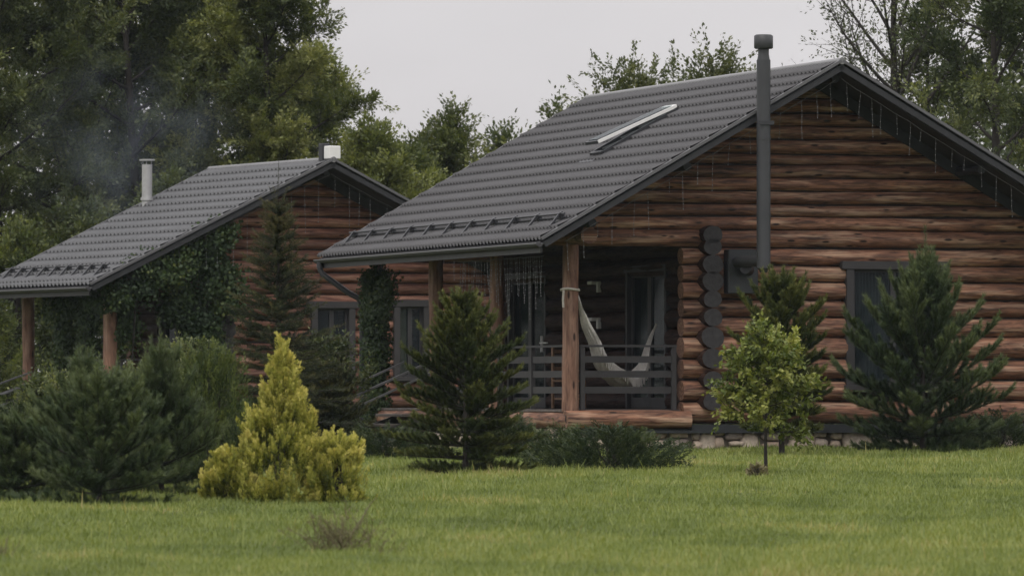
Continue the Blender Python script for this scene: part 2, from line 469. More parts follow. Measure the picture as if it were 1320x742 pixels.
def log_between(mb, a, b, r, seed, tint, n=14, wob=0.012, taper=0.06, squash=1.0, endmat=None, mi=0):
    """one log from a to b with natural waviness, its own taper, flat ends"""
    a = Vector(a); b = Vector(b); Lg = (b - a).length
    k = max(2, int(Lg / 0.14) + 1)
    d = (b - a).normalized(); up = Vector((0, 0, 1))
    side = d.cross(up)
    if side.length < .1: side = Vector((1, 0, 0))
    side.normalize(); up = side.cross(d)
    sgn = 1 if seed % 2 else -1
    vs = []; g = []
    for i in range(k + 1):
        t = i / k; s = t * Lg
        c = a + d * s
        o1 = noise.noise(Vector((s * .5, seed * 7.1, 0))); o2 = noise.noise(Vector((s * .5, seed * 7.1, 5.5)))
        c = c + up * (o1 * wob) + side * (o2 * wob)
        rr = r * (1 + taper * sgn * (t - .5))
        for q in range(n):
            an = 2 * math.pi * q / n
            bump = 1 + 0.05 * noise.noise(Vector((s * 4.5, an, seed * 2.2))) + 0.09 * noise.noise(Vector((s * 1.4, math.cos(an) * .8 + seed * 3.3, math.sin(an) * .8)))
            vs.append(c + (side * math.cos(an) + up * math.sin(an) * squash) * rr * bump)
            g.append((s + seed * 11.3, math.sin(an) * r, seed * 1.7 + math.cos(an) * r))
    fs = [(i * n + q, i * n + (q + 1) % n, (i + 1) * n + (q + 1) % n, (i + 1) * n + q) for i in range(k) for q in range(n)]
    mb.add(vs, fs, mi, g, tint, smooth=True)
    for s0, rev in ((0, True), (k * n, False)):
        ring = list(range(n))
        if not rev: ring = ring[::-1]
        mb.add([vs[s0 + q] for q in range(n)], [tuple(ring)], mi if endmat is None else endmat, [(9.0 + seed, v[1] * 6, v[2] * 6) for v in [vs[s0 + q] for q in range(n)]], tint)

def roof_slope(x_sign, half, zr, slope, y0, y1, name, mat, parent, wave=0.183, course=0.355, waves_n=8):
    """profiled metal tile sheet: waves across, a step at every course"""
    ca = math.atan(slope); run = half / math.cos(ca)
    ny = int((y1 - y0) / wave * waves_n)
    ys = np.linspace(y0, y1, ny + 1)
    ph = (ys - y0) / wave
    w = 0.5 + 0.5 * np.cos(2 * math.pi * ph)
    w = w ** 1.6 * 0.040
    rows = []
    s = 0.0
    nc = int(math.ceil(run / course))
    for i in range(nc):
        s0 = i * course; s1 = min((i + 1) * course, run)
        for f, lift in ((-0.06 if i else 0.0, 0.0), (0.33, 0.006), (0.66, 0.012), (0.97, 0.020), (1.0, 0.010)):
            rows.append((s0 + (s1 - s0) * f, lift))
    rows.append((run + .004, 0.0))
    V = []
    nx_, nz_ = x_sign * math.sin(ca), math.cos(ca)
    for (s, lift) in rows:
        px_ = x_sign * s * math.cos(ca); pz = zr - s * math.sin(ca)
        h = w + lift * (.25 + 1.5 * w / .04)
        V.append(np.stack([px_ + nx_ * h, ys, pz + nz_ * h], -1))
    V = np.array(V); nr, ncol = V.shape[:2]
    idx = np.arange(nr * ncol).reshape(nr, ncol)
    q = np.stack([idx[:-1, :-1], idx[:-1, 1:], idx[1:, 1:], idx[1:, :-1]], -1).reshape(-1, 4)
    if x_sign > 0: q = q[:, ::-1]
    me = bpy.data.meshes.new(name)
    me.vertices.add(nr * ncol); me.vertices.foreach_set('co', V.reshape(-1).astype(np.float32))
    me.loops.add(len(q) * 4); me.loops.foreach_set('vertex_index', q.reshape(-1).astype(np.int32))
    me.polygons.add(len(q)); me.polygons.foreach_set('loop_start', np.arange(0, len(q) * 4, 4, dtype=np.int32))
    me.polygons.foreach_set('loop_total', np.full(len(q), 4, dtype=np.int32))
    me.update(calc_edges=True)
    return link_mesh(name, me, mat, parent)

def cabin(cfg):
    o = empty('log_cabin', cfg['loc'], cfg['rot'])
    tag(o, cfg['label'], 'log cabin')
    W, LY, zr, ze = cfg['W'], cfg['L'], cfg['zr'], cfg['ze']
    slope = (zr - ze) / W
    OV = cfg['OV']                                   # roof overhang in front of the gable
    YG = OV                                    # gable wall line
    XC = cfg['xc']                             # corner of the house body (side wall line)
    XR = cfg['xr']
    YB = LY - 0.9
    roofz = lambda x: zr - slope * abs(x)
    under = 0.17
    lm = cfg['log']
    fl = cfg['floor']; gr = cfg['ground']

    # ---- gable wall: rows of logs
    R = cfg['rows']                            # heights of the grooves from the top down
    mb = MB(); random.seed(cfg['seed'])
    wins = cfg['gable_windows']
    rows = [(R[i + 1], R[i]) for i in range(len(R) - 1)]
    for k, (z0, z1) in enumerate(rows):
        zc = (z0 + z1) / 2; r = (z1 - z0) / 2 * 1.10
        xm = (zr - under - (zc + r * .2)) / slope
        if xm < 0.15: continue
        xl, xrr = -min(xm, 4.42), min(xm, XR + .35)
        if z1 <= cfg['beam_z']:
            xl = max(xl, XC - 0.42)
        segs = [(xl, xrr)]
        for (wx0, wx1, wz0, wz1) in wins:
            if z1 > wz0 + .05 and z0 < wz1 - .05:
                ns = []
                for a, b in segs:
                    if wx0 > a and wx0 < b: ns.append((a, wx0)); a = wx1
                    if a < b: ns.append((a, b))
                segs = ns
        tint = rnd(0.0, 1.0)
        for j, (a, b) in enumerate(segs):
            mb.box(a + .06, b - .06, YG + .0, YG + .05, z0 - .001 * (k % 2), z1 + .002, 2)
            log_between(mb, (a, YG + .02, zc), (b, YG + .02, zc), r * .99 * (.95 + .1 * ((k * 37) % 10) / 10), k * 3 + 1 + cfg['seed'], tint, n=18, squash=.875, wob=.018)
    mb.build('gable_wall', [lm, M['log_end'], M['chink']], o, geo=True)

    # ---- side wall facing the porch, its log ends show at the corner
    mb = MB()
    lower = [(a, b) for a, b in rows if b <= cfg['beam_z'] + .3]
    doors = cfg['side_openings']
    h0 = (lower[0][1] - lower[0][0])
    zs = [cfg['beam_z'] + .22]
    for a, b in lower: zs.append((a + b) / 2 - 0.0)
    zs = sorted(set(zs), reverse=True)
    cents = [(zs[i] + zs[i + 1]) / 2 for i in range(len(zs) - 1)]
    for k, zc in enumerate(cents):
        r = rnd(.15, .18)
        segs = [(YG - .33, YB)]
        for (y0, y1, z0, z1) in doors:
            if zc > z0 and zc < z1:
                ns = []
                for a, b in segs:
                    if y0 > a and y0 < b: ns.append((a, y0)); a = y1
                    if a < b: ns.append((a, b))
                segs = ns
        for j, (a, b) in enumerate(segs):
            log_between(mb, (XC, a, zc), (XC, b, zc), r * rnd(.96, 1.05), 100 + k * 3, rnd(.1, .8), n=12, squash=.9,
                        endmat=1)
    mb.build('side_wall', [M['log_painted_shade'], M['log_end']], o, geo=True)
    # ---- remaining walls (back and right), seen only from elsewhere
    mb = MB()
    for k, (z0, z1) in enumerate(rows):
        zc = (z0 + z1) / 2; r = (z1 - z0) / 2 * 1.1
        xm = min((zr - under - zc) / slope, 99)
        if xm < .15: continue
        xl = max(-xm, XC - .3) if z1 <= cfg['beam_z'] else -min(xm, 4.42)
        log_between(mb, (xl, YB, zc), (min(xm, XR + .35), YB, zc), r, 300 + k, rnd(0, 1), n=10)
    mb.build('back_wall', [lm, M['log_end']], o, geo=True)
    mb = MB()
    for k, zc in enumerate(cents):
        log_between(mb, (XR, YG - .33, zc), (XR, YB + .3, zc), .155, 400 + k, rnd(0, 1), n=10, endmat=1)
    mb.build('side_wall', [lm, M['log_end']], o, geo=True)
    # floor slab / inner core so no light leaks through chinks
    mb = MB()
    zc_low = rows[-1][0]
    mb.box(XC + .11, XR - .1, YG + .12, YB - .12, zc_low, fl)
    mb.box(XC + .11, XR - .1, YG + .12, YB - .12, cfg['beam_z'] + .02, cfg['beam_z'] + .1)
    mb.build('interior_floor', M['black'], o)

    # ---- roof
    rf = MB()
    th = 0.05
    for sx in (-1, 1):                                   # deck boards with soffit
        pts = []
        n = Vector((sx * slope, 0, 1)).normalized()
        a = Vector((0, 0, zr - .02)); b = Vector((sx * (W - .04), 0, ze - .02))
        low = n * -0.10
        vs = []
        for y in (0.06, LY - .06):
            for p in (a, b, b + low, a + low): vs.append((p.x, y, p.z))
        f = [(0, 1, 2, 3), (7, 6, 5, 4), (0, 4, 5, 1), (1, 5, 6, 2), (2, 6, 7, 3), (3, 7, 4, 0)]
        rf.add(vs, f)
    roof = rf.build('roof', M['soffit'], o)
    for sx in (-1, 1):
        roof_slope(sx, W, zr, slope, 0.0, LY, 'roof_tiles', cfg['roofmat'], roof)
    # rafters/purlins under the overhang
    for x in (-W + .9, -W * .5, 0, W * .5, W - .9):
        mb = MB(); z = roofz(x) - .24
        mb.tube([(x, 0.25, z), (x, YG + .2, z)], .07, 10, seed=x)
        mb.build('purlin', M['soffit'], roof, geo=True)
    # fascia boards and metal edge along both gables
    for y, sy in ((-.012, -1), (LY + .012, 1)):
        mb = MB()
        for sx in (-1, 1):
            n = Vector((sx * slope, 0, 1)).normalized()
            a = Vector((0, y, zr)); b = Vector((sx * (W + .01), y, ze - slope * .01))
            mb.beam(a - n * .085, b - n * .085, .035, .075, 0, up=n)
            mb.beam(a - n * .045 + Vector((0, sy * .004, 0)), b - n * .045 + Vector((0, sy * .004, 0)), .028, .022, 0, up=n)
            mb.beam(a + n * .022 + Vector((0, sy * .02, 0)), b + n * .022 + Vector((0, sy * .02, 0)), .06, .045, 1, up=n)
        mb.build('fascia', [M['soffit'], M['edge']], roof)
    for sx in (-1, 1):                                   # dark frieze board closing the stepped log ends
        mb = MB(); n = Vector((sx * slope, 0, 1)).normalized()
        a = Vector((0, YG - .17, zr - .235)); b = Vector((sx * (W - .35), YG - .17, roofz(W - .35) - .235))
        mb.beam(a, b, .03, .17, 0, up=n)
        mb.build('frieze_board', M['soffit'], roof)
    # ridge cap
    mb = MB()
    pts = []
    nseg = 8; nn = int(LY / .5)
    for i in range(nn + 1):
        y = -.06 + (LY + .12) * i / nn
        pts.append((0, y, zr + .015))
    mb.tube(pts, .055, 14)
    mb.build('ridge_cap', M['ridge'], roof)
    # gutter: an open half pipe
    for sx in (-1, 1):
        mb = MB(); vs = []; n = 9
        gx, gz, gr_ = sx * (W + .045), ze - .06, .055
        for y in (-.03, LY + .03):
            for rr in (gr_, gr_ - .009):
                for k in range(n):
                    an = math.pi + math.pi * k / (n - 1)
                    vs.append((gx + math.cos(an) * rr, y, gz + math.sin(an) * rr))
        f = []
        for k in range(n - 1):
            f += [(k, k + 1, 2 * n + k + 1, 2 * n + k), (n + k, 3 * n + k, 3 * n + k + 1, n + k + 1)]
            f += [(k, n + k, n + k + 1, k + 1), (2 * n + k, 2 * n + k + 1, 3 * n + k + 1, 3 * n + k)]
        mb.add(vs, f, 1)
        for k in (-1, 1): mb.tube([(gx + k * gr_, -.03, gz), (gx + k * gr_, LY + .03, gz)], .009, 6)
        for y in (-.03, LY + .03):
            c = len(mb.v)
            mb.add([(gx + math.cos(math.pi + math.pi * k / 8) * gr_, y, gz + math.sin(math.pi + math.pi * k / 8) * gr_) for k in range(9)], [tuple(range(9))], 1)
        g = mb.build('gutter', [M['edge'], M['trim']], roof)
    # eaves fascia and underside beam of the porch
    for q in (-W, W - .03):
        mb = MB(); mb.box(q, q + .03, 0.07, LY - .07, ze - .20, ze - .02)
        mb.build('eaves_board', M['trim'], roof)
    # snow guard: two pipes on brackets
    mb = MB()
    nb = cfg['guards']
    sg = Vector((-math.cos(math.atan(slope)), 0, -math.sin(math.atan(slope))))
    nrm = Vector((-slope, 0, 1)).normalized()
    base = Vector((0, 0, zr)) + sg * (W / math.cos(math.atan(slope)) - 0.62)
    for hgt in (.06, .125):
        p = base + nrm * hgt
        mb.tube([(p.x, .35, p.z), (p.x, LY - .25, p.z)], .018, 8)
    for i in range(nb):
        y = .55 + (LY - 1.1) * i / (nb - 1)
        b0 = base + Vector((0, y, 0))
        mb.beam(b0 + nrm * .03 + sg * .30, b0 + nrm * .03 - sg * .06, .07, .03, up=nrm)
        mb.beam(b0 + nrm * .03 + sg * .28, b0 + nrm * .14 + sg * .0, .07, .03, up=nrm)
        mb.beam(b0 + nrm * .02, b0 + nrm * .15, .09, .07, up=(1, 0, 0))
    mb.build('snow_guard', M['darkmetal'], roof)

    # ---- porch
    xe = cfg['porch_x']
    for y in cfg['post_y']:
        mb = MB()
        pr = .128 if y == cfg['post_y'][0] else .115
        log_between(mb, (xe, y, fl - .04), (xe, y, cfg['beam_z'] + .03), pr, int(y * 13) + 2, rnd(.35, .8), n=16, wob=.02, taper=.08)
        mb.build('porch_post', [M['post']], o, geo=True)
    mb = MB()                                            # plate log over the posts, cross ties
    log_between(mb, (xe, 0.45, cfg['beam_z'] + .14), (xe, LY - .35, cfg['beam_z'] + .14), .14, 71, .35, n=14)
    mb.build('porch_beam', [lm], o, geo=True)
    mb = MB()
    for i in range(int((YB - YG) / .145)):
        y = YG + .05 + i * .145
        mb.box(xe - .1, XC - .02, y, y + .135, fl - .045, fl - .005, tint=rnd(0, 1), bev=.006)
    mb.build('porch_deck', M['deck'], o)
    mb = MB(); mb.box(xe - .1, XC - .17, YG + .2, YB, cfg['beam_z'] + .30, cfg['beam_z'] + .33)  # ceiling boards added to cut the light inside the porch
    mb.build('added_porch_ceiling', M['soffit'], o)
    mb = MB()                                            # sill logs round the deck
    log_between(mb, (xe - .02, YG - .18, fl - .165), (xe - .02, YB, fl - .165), .135, 55, .55, n=14, endmat=1)
    mb.build('sill_log', [lm, M['log_end']], o, geo=True)
    mb = MB()
    log_between(mb, (xe - .12 + .0, YG - .12, fl - .165), (XC - .32, YG - .12, fl - .165), .145, 58, .75, n=14)
    mb.build('sill_log', [lm], o, geo=True)
    # stone foundation
    mb = MB()
    mb.box(xe + .02, XR + .05, YG - .02, YB + .1, gr - .4, fl - .33, 1)
    random.seed(cfg['seed'] + 5)
    def stones(p0, p1, nx_, ny_, z0, z1):
        p0 = Vector(p0); p1 = Vector(p1); L_ = (p1 - p0).length; d = (p1 - p0).normalized()
        nrm_ = Vector((nx_, ny_, 0))
        s = rnd(-.1, 0)
        while s < L_:
            w = rnd(.14, .46)
            cuts = [z0, z1] if rnd(0, 1) < .22 else sorted([z0, z1, z1 - rnd(.09, .19), z1 - rnd(.24, .34)])
            for z, zt in zip(cuts[:-1], cuts[1:]):
                h = zt - z
                if h < .04 or zt < z1 - .5: continue
                dx = rnd(-.05, .05); ww = w * rnd(.95, 1.2)
                cs = p0 + d * (s + w / 2 + dx) + nrm_ * rnd(-.01, .04)
                t = rnd(0, 1); nn_ = 11
                jit = [rnd(.78, 1.08) for _ in range(nn_)]
                vs = []
                for ring, (sc_, dep) in enumerate(((1.0, -.02), (1.0, .03), (.8, .065))):
                    for q in range(nn_):
                        an = 2 * math.pi * q / nn_ + t
                        ex = abs(math.cos(an)) ** .6 * math.copysign(1, math.cos(an)); ez = abs(math.sin(an)) ** .6 * math.copysign(1, math.sin(an))
                        vs.append(cs + d * (ex * (ww / 2 - .006) * sc_ * jit[q]) + Vector((0, 0, h / 2 + ez * (h / 2 - .004) * sc_ * jit[q])) + Vector((0, 0, z)) + nrm_ * dep)
                fs = [(r_ * nn_ + q, r_ * nn_ + (q + 1) % nn_, (r_ + 1) * nn_ + (q + 1) % nn_, (r_ + 1) * nn_ + q) for r_ in (0, 1) for q in range(nn_)]
                fs.append(tuple(2 * nn_ + q for q in range(nn_)))
                mb.add(vs, fs, 0, None, t, smooth=True)
            s += w
    stones((xe + .02, YG - .03, 0), (XR, YG - .03, 0), 0, -1, gr - .15, fl - .33)
    stones((xe + .01, YG, 0), (xe + .01, YB, 0), -1, 0, gr - .2, fl - .30)
    mb.build('foundation', [M['stone'], M['mortar']], o)
    # flashing ledge over the stones
    mb = MB()
    mb.box(xe + .0, XR + .1, YG - .19, YG - .02, fl - .375, fl - .33)
    mb.beam((xe + .1, YG - .02, fl - .33), (XC - .3, YG - .02, fl - .33), .10, .12)
    mb.beam((XC - .3, YG - .17, fl - .29), (XR + .1, YG - .17, fl - .29), .02, .10)
    mb.build('flashing', M['boxgrey'], o)

    # ---- railings
    def railing(p0, p1, nposts, boards=3, posts_end=(True, True)):
        mb = MB(); p0 = Vector(p0); p1 = Vector(p1); d = (p1 - p0)
        mb.beam(p0 + Vector((0, 0, .99)), p1 + Vector((0, 0, .99)), .09, .035)
        r_ = mb.build('railing', M['board'], o)
        k = MB()
        for z in (.30, .55, .78)[:boards]:
            k.beam(p0 + Vector((0, 0, z)), p1 + Vector((0, 0, z)), .025, .105)
        k.build('rail_board', M['board'], r_)
        for i in range(nposts):
            q = p0 + d * ((i + .0) / max(1, nposts - 1))
            k = MB(); off = d.normalized() * (.04 if i == 0 else (-.04 if i == nposts - 1 else 0))
            q = q + off
            k.box(q.x - .035, q.x + .035, q.y - .035, q.y + .035, fl - .01, fl + .97)
            k.build('rail_post', M['board'], r_)
    railing((xe + .16, YG, fl), (XC - .50, YG, fl), 2)
    for y0, y1 in cfg['side_rails']:
        railing((xe, y0, fl), (xe, y1, fl), 3)
    # ---- stairs going down to the left
    if cfg['stairs']:
        y0, y1, run = cfg['stairs']
        st = MB()
        ns = max(3, int(round((fl - gr) / .17)))
        for i in range(ns):
            zt = fl - (i + .6) * (fl - gr) / ns
            st.box(xe - .16 - (i + 1) * run / ns - .03, xe - .16 - i * run / ns, y0, y1, zt - .045, zt, bev=.005)
        so = st.build('stair_treads', M['deck'], o)
        for y in (y0 + .02, y1 - .02):
            k = MB()
            k.beam((xe - .16, y, fl - .22), (xe - .16 - run - .1, y, gr - .12), .045, .22)
            k.build('stringer', M['board'], so)
            k = MB(); dz = (fl - gr)
            k.beam((xe - .05, y, fl + .78), (xe - .1 - run, y, fl + .78 - dz), .05, .03)
            k.beam((xe - .05, y, fl + .58), (xe - .1 - run, y, fl + .58 - dz), .03, .035)
            k.box(xe - .15 - run, xe - .08 - run, y - .035, y + .035, gr - .1, fl + .78 - dz)
            k.build('hand_rail', M['edge'], so)

    # ---- windows on the gable
    for wi, (x0, x1, z0, z1) in enumerate(wins):
        k = MB(); t = .11
        k.box(x0 - .02, x0 + t, YG - .16, YG + .12, z0, z1, bev=.006)
        k.box(x1 - t, x1 + .02, YG - .16, YG + .12, z0, z1, bev=.006)
        k.box(x0 - .10, x1 + .10, YG - .175, YG + .12, z1, z1 + .13, bev=.006)
        k.box(x0 - .06, x1 + .06, YG - .20, YG + .12, z0 - .08, z0, bev=.006)
        w = k.build('window', M['board'], o)
        k = MB(); s = .045
        a, b, c, d = x0 + t, x1 - t, z0, z1
        mid = a + (b - a) * .5
        for (p, q) in ((a, mid), (mid, b)):
            k.box(p + .002, p + s, YG - .06, YG - .0, c + .002, d - .002); k.box(q - s, q - .002, YG - .06, YG - .0, c + .002, d - .002)
            k.box(p + s, q - s, YG - .06, YG - .0, c + .002, c + s); k.box(p + s, q - s, YG - .06, YG - .0, d - s, d - .002)
        k.build('sash', M['trim'], w)
        k = MB()
        k.box(a + s - .004, b - s + .004, YG - .034, YG - .028, c + s - .004, d - s + .004)
        k.build('pane', M['glass'], w)
        cur = cfg['curtains'][wi]
        if cur:
            k = MB(); n = 40; x_a, x_b, cm = cur
            vs = []
            for i in range(n + 1):
                x = x_a + (x_b - x_a) * i / n
                y = YG + .06 + .018 * math.sin(i * 1.9) + .008 * math.sin(i * 4.1)
                vs += [(x, y, c), (x, y, d)]
            k.add(vs, [(2 * i, 2 * i + 2, 2 * i + 3, 2 * i + 1) for i in range(n)], smooth=True)
            k.build('curtain', M[cm], w)
        k = MB(); k.box(a, b, YG + .35, YG + .37, c, d); k.build('dark_room', M['black'], w)
    # ---- glazed doors and windows in the side wall
    for (y0, y1, z0, z1, kind) in cfg['doors']:
        k = MB(); t = .09
        X0, X1 = XC - .15, XC + .10
        k.box(X0, X1, y0, y0 + t, z0, z1, bev=.005); k.box(X0, X1, y1 - t, y1, z0, z1, bev=.005)
        k.box(X0 - .015, X1, y0 - .04, y1 + .04, z1, z1 + .10, bev=.005)
        if kind == 'window': k.box(X0 - .03, X1, y0 - .04, y1 + .04, z0 - .07, z0, bev=.005)
        w = k.build('glazed_door' if kind != 'window' else 'window', M['trim'], o)
        k = MB(); s = .09; nl = 2 if (y1 - y0) > 1.1 else 1
        k2 = MB(); k3 = MB()
        for i in range(nl):
            a = y0 + t + (y1 - y0 - 2 * t) * i / nl; b = y0 + t + (y1 - y0 - 2 * t) * (i + 1) / nl
            X = XC - .05
            lo_ = z0 + (.18 if kind != 'window' else .05)
            k.box(X - .03, X + .03, a + .002, a + s, z0 + .004, z1 - .002); k.box(X - .03, X + .03, b - s, b - .002, z0 + .004, z1 - .002)
            k.box(X - .03, X + .03, a + s, b - s, z0 + .004, lo_); k.box(X - .03, X + .03, a + s, b - s, z1 - s, z1 - .002)
            k2.box(X - .004, X + .004, a + s - .004, b - s + .004, lo_ - .004, z1 - s + .004)
        k.build('door_leaf' if kind != 'window' else 'sash', M['trim'], w)
        k2.build('pane', M['glass'], w)
        n = 60
        vs = []
        for i in range(n + 1):
            y = y0 + t + (y1 - y0 - 2 * t) * i / n
            x = XC + .08 + .02 * math.sin(i * 1.3) + .006 * math.sin(i * 3.7)
            vs += [(x, y, z0), (x, y, z1)]
        k3.add(vs, [(2 * i, 2 * i + 2, 2 * i + 3, 2 * i + 1) for i in range(n)], smooth=True)
        k3.build('curtain', M['greycurtain'], w)
        if kind == 'handle':
            h = MB()
            hy = y0 + .10
            h.box(XC - .20, XC - .165, hy - .022, hy + .022, fl + .95, fl + 1.22)
            h.beam((XC - .20, hy, fl + 1.08), (XC - .20, hy - .02, fl + 1.08), .02, .02)
            h.beam((XC - .21, hy + .02, fl + 1.10), (XC - .21, hy - .38, fl + 1.10), .03, .025)
            h.build('door_handle', M['white'], w)
    return o, roof

Zr = lambda y: (HOR - y) * 0.01224
rows1 = [Zr(y) for y in (93, 110, 127, 145, 162, 179, 198, 212, 229, 245.5, 263, 279, 296, 319, 342, 363, 386, 409, 434, 462, 489, 517, 546)]
c1, roof1 = cabin(dict(loc=(5.139, 96.909, 0), rot=0.3016, label='larger log cabin on the right with a tall grey flue and a hammock porch',
    W=4.9, L=12.8, zr=5.155, ze=2.349, xc=-1.745, xr=4.2, OV=1.4, seed=3, floor=-.26, ground=-.92, rows=rows1, beam_z=2.30,
    log=M['log'], roofmat=M['roof'], guards=11, porch_x=-3.995, post_y=(1.4, 5.3, 8.73, 12.35),
    gable_windows=[(.575, 2.175, .12, 1.95)], curtains=[(.69, 1.34, 'greycurtain')],
    side_openings=[(2.95, 5.0, -.3, 1.95), (9.3, 11.5, -.3, 1.95)],
    doors=[(2.95, 5.0, -.26, 1.95, 'door'), (9.3, 11.5, -.26, 1.95, 'handle')],
    side_rails=[(1.55, 5.15), (5.45, 8.55)], stairs=(8.9, 10.5, 1.45)))

D2 = 117.5
Zf = lambda y: (HOR - y) * D2 / FPX
ys2 = [212, 226, 239, 253, 266.5, 279.5, 293, 307.5, 321.5, 336, 350.5, 364, 379, 394, 409, 425, 441, 457, 474, 491, 508, 526]
rows2 = [Zf(y) for y in ys2]
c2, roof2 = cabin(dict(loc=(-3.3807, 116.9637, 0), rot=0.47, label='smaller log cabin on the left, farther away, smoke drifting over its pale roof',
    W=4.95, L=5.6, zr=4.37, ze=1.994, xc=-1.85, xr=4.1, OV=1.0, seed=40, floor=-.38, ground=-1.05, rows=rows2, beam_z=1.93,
    log=M['log_far'], roofmat=M['roof_far'], guards=9, porch_x=-4.12, post_y=(1.0, 5.0), pale=True,
    gable_windows=[(-.02, .86, .25, 1.60), (1.72, 2.44, .3, 1.64)], curtains=[None, (1.84, 2.06, 'curtain')],
    side_openings=[(2.2, 3.6, -.4, 1.6)], doors=[(2.2, 3.6, -.38, 1.6, 'door')],
    side_rails=[(1.15, 2.9)], stairs=(3.1, 4.7, 1.9)))

# ---- fittings of the larger cabin (local coordinates)
def fittings1():
    # square section flue standing in front of the gable, with cap, joints, brackets and elbow
    x, y = -1.345, -.17
    mb = MB()
    mb.tube([(x, y, 1.93), (x, y, 5.16)], .108, 20)
    for z in (2.75, 3.95): mb.tube([(x, y, z - .03), (x, y, z + .03)], .114, 20)
    mb.tube([(x, y, 5.10), (x, y, 5.24), (x, y, 5.36)], [.108, .085, .085], 20)
    mb.tube([(x, y, 1.96), (x, y, 1.86)], [.108, .05], 16)
    mb.tube([(x - .0, y, 2.05), (x - .0, YGX - .1, 2.05)], .09, 16)
    fl = mb.build('flue_pipe', M['flue'], c1)
    mb = MB(); mb.tube([(x, y, 5.33), (x, y, 5.345), (x, y, 5.53), (x, y, 5.55)], [.13, .148, .148, .12], 20)
    mb.build('rain_cap', M['flue'], fl)
    mb = MB()
    for z in (4.18,):
        mb.box(x + .09, x + .16, y - .02, YGX + .3, z - .03, z + .03)
        mb.box(x - .12, x + .13, y - .125, y - .10, z - .03, z + .03)
    mb.build('bracket', M['darkmetal'], fl)
    mb = MB()                                            # meter box on the wall beside the flue
    mb.box(-1.50, -1.0, YGX - .36, YGX - .13, 1.55, 2.25, bev=.015)
    b = mb.build('wall_box', M['boxgrey'], c1)
    mb = MB(); mb.tube([(-1.16, YGX - .36, 1.93), (-1.18, YGX - .42, 1.93), (-1.30, YGX - .6, 1.95)], .09, 16); mb.build('elbow_pipe', M['darkmetal'], b)
    # roof window with its lower edge swung open
    W, zr, ze = 4.9, 5.155, 2.349; sl = (zr - ze) / W; an = math.atan(sl)
    s = Vector((-math.cos(an), 0, -math.sin(an))); n = Vector((-math.sin(an), 0, math.cos(an)))
    a = Vector((0, 0, zr)) + s * SKY[0]; yb = SKY[1]; ln = SKY[2]; wd = .60
    mb = MB()
    for (p, q) in (((0, 0), (ln, 0)), ((0, wd), (ln, wd))):
        mb.beam(a + s * p[0] + Vector((0, yb + p[1], 0)) + n * .045, a + s * q[0] + Vector((0, yb + q[1], 0)) + n * .045, .07, .09, up=n)
    for t in (0, ln):
        mb.beam(a + s * t + Vector((0, yb, 0)) + n * .045, a + s * t + Vector((0, yb + wd, 0)) + n * .045, .07, .09, up=n)
    mb.beam(a + s * (ln + .16) + Vector((0, yb - .08, 0)) + n * .035, a + s * (ln + .16) + Vector((0, yb + wd + .08, 0)) + n * .035, .22, .02, up=n)
    k = mb.build('roof_window', M['darkmetal'], roof1)
    # the open sash: hinged at the top, raised at the bottom
    s2 = (s * math.cos(.10) + n * math.sin(.10)); n2 = (n * math.cos(.10) - s * math.sin(.10))
    b = a + n * .11 + Vector((0, yb, 0))
    mb = MB()
    mb.beam(b, b + s2 * ln, .05, .05, 0, up=n2); mb.beam(b + Vector((0, wd, 0)), b + Vector((0, wd, 0)) + s2 * ln, .03, .05, 1, up=n2)
    mb.beam(b, b + Vector((0, wd, 0)), .07, .05, 0, up=n2); mb.beam(b + s2 * ln, b + s2 * ln + Vector((0, wd, 0)), .05, .05, 1, up=n2)
    mb.build('sash', [M['white'], M['darkmetal']], k)
    mb = MB(); q = b + n2 * .037
    mb.beam(q + s2 * .03 + Vector((0, wd / 2, 0)), q + s2 * (ln - .03) + Vector((0, wd / 2, 0)), wd - .06, .006, up=n2)
    mb.build('pane', M['glass'], k)
    # downpipe at the far end of the eaves
    mb = MB()
    X = -4.955
    mb.tube([(X, 12.55, ze - .08), (X, 12.55, ze - .22), (X + .03, 12.53, ze - .30), (X + .45, 12.38, ze - .62), (X + .62, 12.3, ze - .72), (X + .68, 12.28, ze - .85), (X + .68, 12.28, -.95)],
            .05, 12)
    mb.tube([(X, 12.55, ze - .12), (X, 12.55, ze - .20)], .065, 12)
    mb.build('downpipe', M['darkmetal'], roof1)
    # wall lamps on the porch side of the house wall
    for yy, zz in ((6.4, 1.80), (6.4, 1.20)):
        mb = MB()
        mb.box(-2.06, -1.89, yy - .12, yy + .12, zz - .02, zz + .035, bev=.01)
        mb.box(-1.97, -1.90, yy - .17, yy - .10, zz - .15, zz + .02, bev=.008)
        mb.build('wall_lamp', M['lampwhite'], c1)
YGX = 1.4
SKY = (1.19, 4.85, 1.45)
fittings1()

# small things on cabin 2: ridge box, steel flue beyond the ridge line
def fittings2():
    mb = MB()
    mb.box(-.08, .16, -.02, .22, 4.40, 4.645, bev=.012)
    r = mb.build('ridge_box', M['white'], c2)
    mb = MB(); mb.box(-.10, .06, .24, .42, 4.36, 4.70, bev=.01); mb.build('vent_pipe', M['darkmetal'], r)
    x, y = FL2
    mb = MB(); z0 = 4.37 - .48 * abs(x)
    mb.tube([(x, y, z0 - .6), (x, y, z0 + .80)], .10, 16)
    mb.tube([(x, y, z0 + .10), (x, y, z0 + .16)], .125, 16)
    f = mb.build('steel_flue', M['steel'], c2)
    mb = MB(); mb.tube([(x, y, z0 + .87), (x, y, z0 + .90)], .15, 16)
    for a in range(3):
        mb.tube([(x + .085 * math.cos(a * 2.1), y + .085 * math.sin(a * 2.1), z0 + .75), (x + .1 * math.cos(a * 2.1), y + .1 * math.sin(a * 2.1), z0 + .88)], .008, 5)
    mb.build('rain_cap', M['steel'], f)
FL2 = (-1.52, 5.25)
fittings2()

